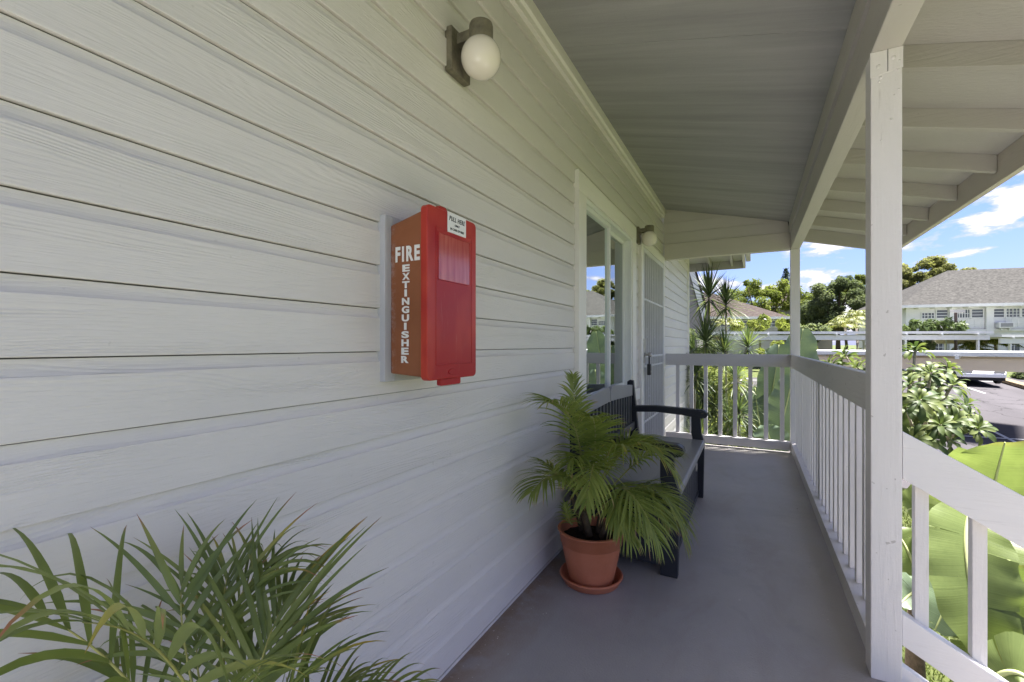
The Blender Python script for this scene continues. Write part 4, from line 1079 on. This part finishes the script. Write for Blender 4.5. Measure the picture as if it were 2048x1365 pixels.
for (u, v, t_) in ros:
    q = at(u, v, t_); mid = pcn.lerp(q, .55) + Vector((random.uniform(-.1, .1), random.uniform(-.1, .1), -.12))
    brn = MB().tube([pcn, mid, q], [.030, .022, .015], 7).build('branch', M['pale_bark'], pl, smooth=True)
    axis = ((q - pcn).normalized() + Vector((0, 0, .55))).normalized()
    nlf = 20
    for k in range(nlf):
        az = k * 2.4; el = R(-12 + 72 * (k / nlf) ** 1.2)
        qz = axis.to_track_quat('Z', 'Y')
        rot = qz @ Matrix.Rotation(az, 3, 'Z').to_quaternion() @ Matrix.Rotation(-el, 3, 'Y').to_quaternion() @ Matrix.Rotation(random.uniform(-.4, .4), 3, 'X').to_quaternion()
        o = bpy.data.objects.new('leaf', pl_meshes[random.randrange(8)]); COL.objects.link(o); o.parent = brn
        o.rotation_mode = 'QUATERNION'; o.rotation_quaternion = rot; s_ = random.uniform(.75, 1.1) * (1 - .35 * k / nlf); o.scale = (s_,) * 3
        o.location = q - axis * .05 * (1 - k / nlf) - wloc(brn)

# ------------------------------------------------------------------ dracaenas beyond the end railing
def dracaena(base, heads, label, seed, ll=.42, thick=.022):
    rnd = random.Random(seed); random.seed(seed)
    t = thing('dracaena', base, label, 'plant', 'dracaenas beyond the end railing')
    for (hd, trunk_from, sc) in heads:
        h = Vector(hd); b = Vector(trunk_from)
        mid = b.lerp(h, .5) + Vector((rnd.uniform(-.08, .08), rnd.uniform(-.08, .08), 0))
        MB().tube(bez(b, mid, h, 6), [thick * (1 - .4 * i / 6) for i in range(7)], 7).build('stem', M['pale_bark'], t, smooth=True)
        mb = MB(); nlf = 110
        for k in range(nlf):
            az = k * 2.39996; f = k / nlf
            el = R(-35 + 118 * f ** .9)
            d = Vector((math.cos(az) * math.cos(el), math.sin(az) * math.cos(el), math.sin(el)))
            strip_leaf(mb, h + Vector((0, 0, -.12 + .16 * f)), d, Vector((0, 0, 1)), ll * sc * rnd.uniform(.75, 1.1) * (1 - .25 * f), .0165 * sc, .40 * (1 - f), seg=4, fold=.25, r=min(1, max(0, rnd.gauss(.4, .3))))
        mb.build('leaf_rosette', M['drac'], t, attrs=True)
    return t
db = at(1400, 900, 8.5); db.z = -1.9
dracaena(db, [(at(1418, 590, 8.4), db, 1.0), (at(1412, 680, 8.2), db.lerp(at(1418, 590, 8.4), .6), .9), (at(1405, 790, 8.0), db, .9), (at(1395, 850, 7.8), db, .9)], 'tall dark dracaena whose head rises against the sky beside the wall corner', 3, .78)
db = at(1460, 930, 8.2); db.z = -1.9
dracaena(db, [(at(1452, 605, 8.2), db, .8), (at(1448, 700, 8.0), at(1440, 760, 8.1), .7), (at(1462, 850, 7.8), db, .9), (at(1440, 890, 7.6), db, .9)], 'slimmer dracaena with two stacked leaf heads in the middle of the end railing', 4, .74)
db = at(1490, 950, 7.6); db.z = -1.9
dracaena(db, [(at(1472, 752, 7.4), db, .8), (at(1496, 690, 8.3), at(1470, 800, 8.0), .8), (at(1500, 800, 7.4), db, .7), (at(1478, 820, 7.2), db, .7), (at(1500, 870, 7.2), db, .55)], 'low bushy dracaena beside the paddle leaves, its heads below the rail', 5, .60)
db = at(1370, 930, 7.4); db.z = -1.9
dracaena(db, [(at(1392, 745, 7.7), db, .8), (at(1400, 880, 7.2), db, .9), (at(1430, 810, 7.9), db, .8), (at(1385, 700, 8.9), db, .8)], 'low dark dracaena tucked against the far corner of the wall', 6, .62)

# ------------------------------------------------------------------ trees
def leaf_cloud(blobs, n, size, flat=.5, up=.35, seed=0, elong=1.0):
    """n leaf-sized quads gathered in clumps; returns (V, r)"""
    g = np.random.default_rng(seed); blobs = np.array(blobs)  # x,y,z,r
    w = blobs[:, 3] ** 2; idx = g.choice(len(blobs), n, p=w / w.sum())
    d = g.normal(size=(n, 3)); d /= np.linalg.norm(d, axis=1)[:, None]
    rad = g.uniform(.25, 1.25, n) ** .7
    c = blobs[idx, :3] + d * (blobs[idx, 3] * rad)[:, None] * np.array([1, 1, flat + .3])
    nr = d * .6 + np.array([0, 0, up]) + g.normal(size=(n, 3)) * .45; nr /= np.linalg.norm(nr, axis=1)[:, None]
    a = np.cross(nr, g.normal(size=(n, 3))); a /= np.linalg.norm(a, axis=1)[:, None]; b = np.cross(nr, a)
    s = size * g.uniform(.6, 1.3, n)[:, None]
    V = np.stack([c - a*s*elong, c - b*s*.5, c + a*s*elong, c + b*s*.5], 1)
    br = g.uniform(0, 1, len(blobs))[idx]; r = np.clip(br * .55 + g.uniform(0, .45, n), 0, 1)
    return V, r
def tree(name, base, crown_c, rad, nblob, blob_r, n, size, mat, label, seed, trunk_r=.25, flat=.6, cat='tree', group=None, bark='bark', up=.35, zcut=-.5):
    nblob = int(nblob * 1.5); blob_r *= .8; n = int(n * 1.9); size *= .82
    rnd = random.Random(seed); base = Vector(base); c = Vector(crown_c)
    t = thing(name, base, label, cat, group); blobs = []
    while len(blobs) < nblob:
        d = Vector((rnd.gauss(0, 1), rnd.gauss(0, 1), rnd.gauss(0, 1))).normalized() * rnd.uniform(.35, 1) ** .5
        if d.z < zcut: continue
        blobs.append((c.x + d.x * rad[0], c.y + d.y * rad[1], c.z + d.z * rad[2], blob_r * rnd.uniform(.6, 1.3)))
    V, r = leaf_cloud(blobs, n, size, flat, up, seed)
    np_mesh('crown', V, 4, mat, t, r=r)
    mb = MB(); fork = base.lerp(c, .55); mb.tube([base, base.lerp(fork, .5) + Vector((rnd.uniform(-.2, .2), 0, 0)), fork], [trunk_r, trunk_r * .8, trunk_r * .6], 10)
    mb.build('trunk', M[bark], t, smooth=True)
    for k in range(min(12, nblob)):
        q = Vector(blobs[k][:3]); m2 = fork.lerp(q, .5) + Vector((0, 0, rad[2] * .12))
        MB().tube([fork, m2, q], [trunk_r * .4, trunk_r * .25, trunk_r * .08], 6).build('limb', M[bark], t, smooth=True)
    return t
def T(u, v, t): return at(u, v, t)
def gnd(p): return Vector((p.x, p.y, ground_z(p.x, p.y) - .05))
def screen_tree(name, u, v, t, ru, rv, nblob, br, n, size, mat, label, seed, **kw):
    """tree whose crown centre is at (u,v,t), radii given in photo pixels at that distance"""
    c = at(u, v, t); rx, rz = ru * t / F, rv * t / F
    return tree(name, gnd(c), c, (rx, rx * .8, rz), nblob, br, n, size, mat, label, seed, **kw)
screen_tree('shade_tree', 1515, 640, 78, 108, 78, 75, 1.15, 26000, .22, M['tree_green'], 'wide bright green tree rising behind the brown hip roof', 41, trunk_r=.4)
screen_tree('shade_tree', 1676, 622, 62, 62, 72, 70, .85, 22000, .19, M['tree_dark'], 'dark green tree between the corner post and near post', 42, trunk_r=.35)
screen_tree('shade_tree', 1735, 600, 66, 40, 52, 34, .8, 11000, .19, M['tree_green'], 'green tree partly hidden behind the near porch post', 43, trunk_r=.3)
screen_tree('shade_tree', 1840, 588, 66, 84, 70, 80, 1.0, 30000, .20, M['tree_lime'], 'spreading yellow green tree left of the large grey roof', 44, trunk_r=.4, flat=.4)
screen_tree('shade_tree', 1420, 655, 70, 55, 34, 30, .9, 10000, .2, M['tree_green'], 'green tree far behind the dracaena heads', 45, trunk_r=.3)
screen_tree('shade_tree', 1625, 655, 80, 60, 40, 34, .9, 10000, .2, M['tree_dark'], 'low dark tree far behind the corner post', 46, trunk_r=.3)
# norfolk pine
np_b = gnd(at(1572, 600, 110)); top = at(1572, 537, 110)
npn = thing('norfolk_pine', np_b, 'dark narrow pine tip standing against the sky beside the corner post', 'tree')
MB().tube([np_b, top], [.3, .05], 8).build('trunk', M['bark'], npn)
V_, r_ = [], []
g_ = np.random.default_rng(3)
for k in range(26):
    z = top.z - .25 - k * .42; rr = .35 + k * .13
    for j in range(7):
        a = j * 6.283 / 7 + k * .5
        for q in range(26):
            f = q / 26; c = np.array([np_b.x + math.cos(a) * rr * f, np_b.y + math.sin(a) * rr * f, z + .25 * f * f * rr]); d = g_.normal(size=3) * .11
            e = g_.normal(size=3) * .11; V_.append([c, c + d, c + d + e, c + e]); r_.append(g_.random())
np_mesh('crown', np.array(V_), 4, M['pine'], npn, r=np.array(r_))

# feather palms in the distance
def far_palm(u, v, t, hgt, nfr, ln, mat, label, seed, group='yellowish palms beyond the carports'):
    random.seed(seed); c = at(u, v, t); g0 = gnd(c)
    th_ = thing('palm_tree', g0, label, 'palm tree', group)
    MB().tube([g0, g0.lerp(c, .5) + Vector((.1, 0, 0)), c], [.14, .10, .08], 8).build('trunk', M['pale_bark'], th_, smooth=True)
    for k in range(nfr):
        az = k * 2.4; el = R(15 + 65 * (k / nfr)); d = Vector((math.cos(az) * math.cos(el), math.sin(az) * math.cos(el), math.sin(el)))
        p1 = c + d * ln * .75; p2 = c + Vector((d.x, d.y, 0)) * ln * 1.15 + Vector((0, 0, ln * (d.z * .75 - .35)))
        frond('frond', th_, c, p1, p2, 22, ln * .32, .030, mat, start=.15, droop=.9, seg=3, radius=.03, lift=.1)
    return th_
far_palm(1690, 655, 34, 3, 15, 1.5, M['palm_yellow'], 'yellow green palm cluster above the carport, left of the near post', 1)
far_palm(1712, 640, 37, 3, 13, 1.6, M['palm_yellow'], 'taller yellow green palm right against the near post edge', 2)
far_palm(1945, 700, 35, 3, 15, 1.3, M['palm_yellow'], 'yellowing palm below the far carport beam in front of the white house', 3)
far_palm(1990, 690, 36, 3, 14, 1.5, M['tree_green'], 'green palm at the right end of the far carport', 4)
far_palm(1745, 705, 36, 3, 10, 1.2, M['palm_yellow'], 'small yellow green palm hidden behind the near post', 5)
far_palm(1452, 650, 33, 3, 12, 1.0, M['palm_yellow'], 'pale green palm in front of the brown roofed house windows', 6)

# shrubs / plumeria bushes behind the carport
def bush(u, v, t, ru, rv, n, size, mat, label, seed, flowers=0, group='shrubs along the carports'):
    c = at(u, v, t); rx, rz = ru * t / F, rv * t / F; rnd = random.Random(seed)
    th_ = thing('shrub', gnd(c), label, 'shrub', group); blobs = []
    for k in range(16):
        d = Vector((rnd.gauss(0, 1), rnd.gauss(0, 1), rnd.gauss(0, 1))).normalized() * rnd.uniform(.2, .9)
        blobs.append((c.x + d.x * rx, c.y + d.y * rx * .6, c.z + d.z * rz, rz * .55 * rnd.uniform(.7, 1.2)))
    V, r = leaf_cloud(blobs, n, size, .8, .3, seed, 1.5); np_mesh('foliage', V, 4, mat, th_, r=r)
    g0 = gnd(c); MB().tube([g0, c], [.1, .05], 7).build('trunk', M['pale_bark'], th_)
    if flowers:
        g = np.random.default_rng(seed); idx = g.choice(len(V), flowers); C = V[idx].mean(1, keepdims=True); Vf = C + (V[idx] - C) * .7 + np.array([0, 0, .05])
        np_mesh('blossoms', Vf, 4, M['flower'], th_)
    return th_
bush(1865, 652, 33, 62, 17, 2600, .13, M['plum'], 'flowering shrub with dark leaves above the far carport roof, left of lamp', 51, 12)
bush(1520, 650, 34, 60, 14, 2600, .10, M['tree_green'], 'long low shrub with white blossoms before the brown roofed house', 52, 14)
bush(1620, 665, 34, 40, 18, 1800, .12, M['tree_dark'], 'rounded shrub just right of the corner post', 53)
bush(1820, 695, 32, 40, 16, 1800, .12, M['tree_dark'], 'dark shrub under the far carport beside the near post', 54)
bush(2060, 752, 27, 60, 10, 2200, .09, M['tree_dark'], 'low dark hedge on the planted bank at right edge', 55)
bush(1575, 700, 30, 80, 20, 2600, .10, M['tree_green'], 'shrub mass under the far carport behind the paddle leaves', 56)
bush(1420, 800, 11.5, 55, 75, 5200, .05, M['tree_green'], 'dense green undergrowth behind the dracaenas', 57)
bush(1470, 905, 10.0, 60, 60, 4200, .05, M['tree_green'], 'leafy undergrowth at the foot of the dracaenas', 58)
bush(1400, 700, 14, 45, 40, 3000, .06, M['tree_dark'], 'dark undergrowth by the far corner of the wall', 59)

# ------------------------------------------------------------------ far houses
def local_frame(pa, pb):
    """unit vectors along a facade from pa to pb and its outward normal (towards the camera side)"""
    d = Vector((pb.x - pa.x, pb.y - pa.y, 0)); L_ = d.length; d.normalize(); n = Vector((d.y, -d.x, 0))
    if n.dot(Vector((CX, 0, 0)) - pa) < 0: n = -n
    return d, n, L_
class Fac:
    def __init__(s, pa, pb): s.pa = Vector((pa.x, pa.y, 0)); s.d, s.n, s.L = local_frame(pa, pb)
    def p(s, l, n, z): q = s.pa + s.d * l + s.n * n; return (q.x, q.y, z)
    def box(s, l0, l1, n0, n1, z0, z1, name, mat, par, mb=None):
        own = mb is None; mb = mb or MB()
        mb.add([s.p(l0,n0,z0), s.p(l1,n0,z0), s.p(l1,n1,z0), s.p(l0,n1,z0), s.p(l0,n0,z1), s.p(l1,n0,z1), s.p(l1,n1,z1), s.p(l0,n1,z1)],
               [(0,3,2,1),(4,5,6,7),(0,1,5,4),(1,2,6,5),(2,3,7,6),(3,0,4,7)])
        return mb.build(name, mat, par) if own else mb
def far_window(f, par, l0, l1, z0, z1, nx=2, nz=2, louver=False):
    fr = MB(); w = .06
    f.box(l0, l0+w, .01, .09, z0, z1, '', None, None, fr); f.box(l1-w, l1, .01, .09, z0, z1, '', None, None, fr); f.box(l0+w, l1-w, .01, .09, z1-w, z1, '', None, None, fr); f.box(l0+w, l1-w, .01, .09, z0, z0+w, '', None, None, fr)
    W_ = fr.build('window', M['white_metal'], par)
    f.box(l0+w, l1-w, .012, .03, z0+w, z1-w, 'pane', M['far_glass'], W_)
    for i in range(1, nx): x = l0 + (l1-l0)*i/nx; f.box(x-.02, x+.02, .031, .07, z0+w, z1-w, 'muntin', M['white_metal'], W_)
    for i in range(1, nz): z = z0 + (z1-z0)*i/nz; f.box(l0+w, l1-w, .033, .06, z-.02, z+.02, 'muntin', M['white_metal'], W_)
    return W_
def hip_roof(f, par, l0, l1, depth, ez, rz_, over, mat, rl0, rl1, name='roof'):
    e = [f.p(l0-over, over, ez), f.p(l1+over, over, ez), f.p(l1+over, -depth-over, ez), f.p(l0-over, -depth-over, ez)]
    r = [f.p(rl0, -depth/2, rz_), f.p(rl1, -depth/2, rz_)]
    mb = MB(); lo = [(x, y, z-.03) for x, y, z in e]
    mb.add(e + r + lo, [(0,1,5,4), (1,2,5), (2,3,4,5), (3,0,4), (6,9,8,7), (0,6,7,1), (1,7,8,2), (2,8,9,3), (3,9,6,0)])
    ro = mb.build(name, mat, par)
    fb_ = MB()
    f.box(l0-over-.03, l1+over+.03, over, over+.05, ez-.22, ez+.04, '', None, None, fb_); f.box(l0-over-.05, l0-over, -depth-over, over, ez-.22, ez+.04, '', None, None, fb_); f.box(l1+over, l1+over+.05, -depth-over, over, ez-.22, ez+.04, '', None, None, fb_)
    fb_.build('fascia', M['white'], ro)
    f.box(l0-over, l1+over, 0, over, ez-.20, ez-.16, 'soffit', M['white'], ro)
    for i in range(int((l1-l0+2*over)/1.2)):
        l = l0-over+.3+i*1.2; f.box(l, l+.06, .02, over-.01, ez-.30, ez-.205, 'rafter_tail', M['white'], ro)
    return ro
# right house
pa, pbb = at(1812, 690, 42.7), at(2048, 690, 40.0)
f = Fac(pa, pbb); HL = 22
h1 = thing('far_house', f.p(8, 0, -.45), 'white two storey house with large grey hip roof at the right edge', 'house')
EZ = CZ + (690 - 613) / F * 41.3 + .12
f.box(0, HL, -11, 0, -.5, EZ-.15, 'wall', M['white'], h1)
def lu(u, z=0):  # facade length coordinate where photo column u crosses the facade
    a = (u-1024)/F; dx, dy = -SN+CS*a, CS+SN*a
    # solve CX+t*dx = pa.x+l*d.x ; t*dy = pa.y + l*d.y
    A_ = np.array([[dx, -f.d.x], [dy, -f.d.y]]); bb = np.array([f.pa.x-CX, f.pa.y]); t_, l_ = np.linalg.solve(A_, bb); return l_, t_
RDG = CZ + (690-543)/F * 46.5
hip_roof(f, h1, 0, HL, 11, EZ, RDG, .9, M['shingle'], lu(1950)[0] * 1.12, HL - 6)
def fz(v, t=41.3): return CZ + (690 - v)/F*t
uz0, uz1 = fz(637), fz(618.5)
far_window(f, h1, lu(1871)[0], lu(1896)[0], uz0, uz1, 1, 3); far_window(f, h1, lu(1842)[0], lu(1869)[0], uz0, uz1 - .25, 4, 2)
far_window(f, h1, lu(1941)[0], lu(1967)[0], uz0, uz1, 1, 3); far_window(f, h1, lu(1913)[0], lu(1940)[0], uz0, uz1, 5, 2)
far_window(f, h1, lu(1985)[0], lu(2009)[0], uz0, uz1, 1, 3); far_window(f, h1, lu(2010)[0], lu(2040)[0], uz0, uz1, 4, 3); far_window(f, h1, lu(2041)[0], lu(2070)[0], uz0, uz1, 4, 3)
for ua, ub in ((1913, 1968), (2010, 2070)):
    # lattice railing band under the windows
    la, lb2 = lu(ua)[0], lu(ub)[0]; zt, zb = uz0 - .06, fz(657)
    lat = MB(); f.box(la, lb2, .03, .06, zb, zt, '', None, None, lat); lat = lat.build('balcony_panel', M['white'], h1)
    k = la
    while k < lb2: f.box(k, k+.03, .062, .085, zb, zt, 'lattice_bar', M['white_metal'], lat); k += .42
    for z in (zb, (zt+zb)/2, zt-.05): f.box(la, lb2, .087, .11, z, z+.04, 'lattice_bar', M['white_metal'], lat)
for u in (1903, 1976): 
    l_ = lu(u)[0]; f.box(l_-.25, l_+.25, .0, .28, -.45, EZ-.22, 'pilaster', M['white'], h1)
f.box(-.05, HL+.05, .02, .22, fz(663), fz(659), 'band_course', M['white'], h1)
lz0, lz1 = fz(703), fz(679)
far_window(f, h1, lu(1868)[0], lu(1894)[0], lz0, lz1, 3, 3); far_window(f, h1, lu(1848)[0], lu(1866)[0], lz0 - .6, lz1, 1, 1)
far_window(f, h1, lu(2015)[0], lu(2040)[0], lz0, lz1, 2, 2); far_window(f, h1, lu(1935)[0], lu(1960)[0], lz0, lz1, 3, 3)
ac = thing('air_conditioner', f.p(lu(2004)[0], .2, fz(658)), 'boxy white window air conditioner sticking out of the white house', 'air conditioner')
lc = lu(2004)[0]; z0_, z1_ = fz(657), fz(646.5)
f.box(lc-.5, lc+.5, .05, .62, z0_, z1_, 'case', M['white_metal'], ac); f.box(lc-.42, lc+.42, .622, .64, z0_+.07, z1_-.07, 'grille', simple('grey_grille', (.25, .25, .25), .6, .3), ac)
f.box(lc-.3, lc-.25, .05, .5, z0_-.22, z0_-.005, 'bracket', M['white_metal'], ac); f.box(lc+.25, lc+.3, .05, .5, z0_-.22, z0_-.005, 'bracket', M['white_metal'], ac)
# left house, brown hip roof
f = Fac(at(1330, 690, 50), at(1566, 690, 50)); HL = f.L
h2 = thing('far_house', f.p(6, 0, -.45), 'cream house with brown shingled hip roof behind the end railing', 'house')
EZ2 = fz(637.5, 50) + .12
f.box(0, HL - .6, -9, 0, -.5, EZ2 - .15, 'wall', simple('cream_house_paint', (.34, .32, .30), .6, .3, .05, 1.5), h2)
hip_roof(f, h2, 0, HL - .6, 9, EZ2, fz(586, 55), .9, M['shingle_brown'], 4.5, HL - .6 - 5.6)
def lw(u): return (u - 1330) / (1566 - 1330) * HL
for ua, ub in ((1512, 1532), (1535, 1551), (1482, 1508), (1440, 1462), (1405, 1430)): far_window(f, h2, lw(ua), lw(ub), fz(655, 50), fz(641, 50), 2, 2)
far_window(f, h2, lw(1440), lw(1470), fz(672, 50), fz(658, 50), 4, 3)
# house behind the dark tree
f = Fac(at(1560, 690, 88), at(1665, 690, 88)); HL = f.L
h3 = thing('far_house', f.p(6, 0, -.45), 'tan house with brown roof half hidden behind the dark tree', 'house')
f.box(0, HL, -9, 0, -.5, fz(616, 88), 'wall', simple('tan_house_paint', (.2, .18, .16), .7, .2, .05, 1.5), h3)
hip_roof(f, h3, 0, HL, 9, fz(614, 88), fz(588, 93), .9, M['shingle_brown'], 3, HL-4)
far_window(f, h3, 4, 5.5, fz(634, 88), fz(622, 88))
# neighbouring eave seen below the end beam; hidden near stretch added to shade the wall
ne = thing('neighbour_eave', (.4, 8.9, 2.6), 'corner of a neighbouring roof eave with rafters below the end beam', 'roof')
box('fascia', (-.9, 9.2, 2.58), (.86, 9.24, 2.78), M['rafter'], ne, .003)
box('fascia', (.86, 6.40, 2.58), (.90, 9.24, 2.80), M['beam'], ne, .003)
MB().prism([(6.36, 2.81), (9.2, 2.72), (9.2, 2.74), (6.36, 2.83)], 'x', -.9, .86).build('soffit', M['sheath'], ne)
for x in (-.1, .3, .66): MB().prism([(7.95, 2.71), (9.19, 2.63), (9.19, 2.719), (7.95, 2.799)], 'x', x, x + .04).build('rafter', M['rafter'], ne, .002)
box('roof_covering', (-.95, 6.36, 2.835), (.98, 9.3, 2.87), M['shingle'], ne)
box('gutter', (.905, 8.1, 2.70), (.98, 9.26, 2.80), M['rafter'], ne, .01)
# steep white gable edge further back
ng = thing('neighbour_gable', at(1395, 690, 16), 'dark roofed wing with sloping white gable board behind the dracaena', 'house')
A0, A1 = at(1372, 520, 15), at(1412, 664, 15)
dpt = Vector((-.45, .9, 0)) * 2.5
def slab(mb, a, b, w, dv):
    return mb.add([a, b, b + w, a + w, a + dv, b + dv, b + w + dv, a + w + dv], [(0,1,2,3),(4,7,6,5),(0,4,5,1),(1,5,6,2),(2,6,7,3),(3,7,4,0)])
slab(MB(), A0, A1, Vector((.16, 0, 0)), Vector((0, .06, 0))).build('gable_board', M['white'], ng)
slab(MB(), A0 + Vector((.16, .02, .05)), A1 + Vector((.16, .02, .05)), Vector((.06, 0, 0)), dpt).build('roof', M['shingle_brown'], ng)
MB().add([A0 + Vector((-.02, .08, 0)), A1 + Vector((-.05, .08, 0)), at(1410, 700, 15), at(1300, 700, 15), at(1300, 520, 15)], [(0, 1, 2, 3, 4)]).build('wall', simple('grey_wing_paint', (.26, .24, .22), .7, .2), ng)

# ------------------------------------------------------------------ carports
def carport(u0, t0, u1, t1, ztop, fas, beam, posts, label, uend=None, depth=5.0, over=.9, bm_='beige_beam'):
    pa, pb = at(u0, 690, t0), at(u1, 690, t1); f = Fac(pa, pb); HL = f.L
    cp = thing('carport', f.p(HL/2, -depth/2, ground_z(*f.p(HL/2, -depth/2, 0)[:2])), label, 'carport', 'flat roofed carports in the parking lot')
    ro = f.box(0, HL, -depth, 0, ztop - .05, ztop - .002, 'roof', M['white_metal'], cp)
    f.box(0, HL, .001, .04, ztop - fas, ztop, 'fascia', M['white'], cp)
    f.box(-.04, -.001, -depth, .04, ztop - fas, ztop, 'fascia', M['white'], cp); f.box(HL + .001, HL + .04, -depth, .04, ztop - fas, ztop, 'fascia', M['white'], cp)
    f.box(.1, HL - .05, -over - .12, -over, ztop - fas - beam, ztop - fas - .08, 'beam', M[bm_], cp)
    f.box(.1, HL - .05, -depth + over, -depth + over + .12, ztop - fas - beam, ztop - fas - .08, 'beam', M['beige_beam'], cp)
    k = .9
    while k < HL:
        f.box(k, k + .10, -depth + .05, .10, ztop - fas - .10, ztop - .055 if False else ztop - fas - .002, 'joist', M['white'], cp); k += 2.2
    for l in posts:
        for n_ in (-over - .03, -depth + over + .03):
            x, y, _ = f.p(l, n_, 0)
            f.box(l, l + .12, n_ - .13 if n_ > -2 else n_, n_ if n_ > -2 else n_ + .13, ground_z(x, y) - .05, ztop - fas - .085, 'post', M['white'], cp)
    return cp, f
carport(1540, 17.4 + .8, 2120, 12.9, .975, .13, .46, (1.0, 11.5), 'near carport with white roof edge and deep beige beam, right of the post', depth=4.2, over=.12)
carport(1440, 31.2, 1985, 29.8, CZ + 27 / F * 30.2, .17, .40, (2.0, 6.2, 12.0, 16.5), 'far carport with white roof edge across the lot before the houses', depth=4.5, over=.12, bm_='white')
carport(2003, 31.5, 2200, 33, CZ + 20 / F * 32, .17, .45, (1.0, 6), 'short carport at the right edge below the white house', depth=4.5, over=.12, bm_='white')

# ------------------------------------------------------------------ parked car, lamp
cpn = at(1932, 690, 26.0); zg = ground_z(cpn.x, cpn.y) + .03
car = thing('parked_car', (cpn.x, cpn.y, zg), 'white car parked at the top of the lot, mostly hidden by the near carport', 'car')
def carbox():
    # side profile (length along local y, z), extruded over the width and pinched at the roof
    prof = [(-2.2, .35), (-2.25, .62), (-2.1, .82), (-1.2, .95), (-.55, 1.38), (.75, 1.42), (1.6, 1.0), (2.1, .95), (2.22, .7), (2.2, .35)]
    vs = []; n = len(prof)
    for sx in (-1, 1):
        for (y, z) in prof: vs.append((sx * (.90 - max(0, z - .95) * .38), y, z))
    fs = [(i, (i+1) % n, n + (i+1) % n, n + i) for i in range(n)] + [tuple(range(n-1, -1, -1)), tuple(range(n, 2*n))]
    return MB().add(vs, fs)
def loc_build(mb, name, mat, par, bevel=0, smooth=False):
    o = mb.build(name, mat, None, bevel, smooth, bseg=3); o.parent = par; return o
body = loc_build(carbox(), 'body', M['car_paint'], car, .07)
loc_build(MB().add([(-.80, -1.14, 1.0), (.80, -1.14, 1.0), (.72, -.60, 1.36), (-.72, -.60, 1.36)], [(0, 1, 2, 3)]).box((-.79, -1.10, .99), (-.70, -1.08, 1.0)), 'windscreen', M['far_glass'], car)
for sx in (-1, 1):
    loc_build(MB().box((sx * .80 - .05 , -.9, 1.0), (sx * .80 + .05, 1.2, 1.28)), 'side_window', M['far_glass'], car, .02)
    loc_build(MB().box((sx * .62 - .2, -2.27, .60), (sx * .62 + .2, -2.2, .76)), 'headlight', M['steel'], car, .02)
    for y in (-1.4, 1.4):
        o = MB().lathe([(0, -.1), (.31, -.1), (.33, -.07), (.33, .07), (.31, .1), (0, .1)], (0, 0, 0), 24).build('wheel', M['rubber'], None); o.parent = car; o.rotation_euler = (0, R(90), 0); o.location = (sx * .82, y, .33)
        o2 = MB().lathe([(0, -.105), (.2, -.105), (.21, -.1), (.21, .1), (.2, .105), (0, .105)], (0, 0, 0), 16).build('rim', M['steel'], None); o2.parent = o
loc_build(MB().box((-.86, -2.20, .20), (.86, 2.15, .40)), 'underbody', M['rubber'], car, .02)
loc_build(MB().box((-.85, -2.30, .36), (.85, -2.2, .58)), 'bumper', M['car_paint'], car, .04)
car.rotation_euler = (0, 0, YAW - R(28))
# lamp post
lp = at(1911.5, 690, 32.5); gz = ground_z(lp.x, lp.y)
lt = thing('street_lamp', (lp.x, lp.y, gz), 'dark street lamp with flat box head before the white house', 'street lamp')
zt = CZ + (690 - 623) / F * 32.5
MB().tube([(lp.x, lp.y, gz), (lp.x, lp.y, zt)], .09, 10).build('pole', simple('brown_pole', (.07, .05, .045), .6, .3), lt)
fx = Vector((CS, SN, 0))
hd = Fac(Vector((lp.x - fx.x * .3, lp.y - fx.y * .3, 0)), Vector((lp.x + fx.x * .5, lp.y + fx.y * .5, 0)))
hd.box(0, .85, -.15, .15, zt - .10, zt + .10, 'lamp_head', simple('grey_lamp_head', (.35, .34, .33), .5, .4), lt)
print('objects', len(bpy.data.objects), 'tris', sum(len(o.data.polygons) for o in bpy.data.objects if o.type == 'MESH'))
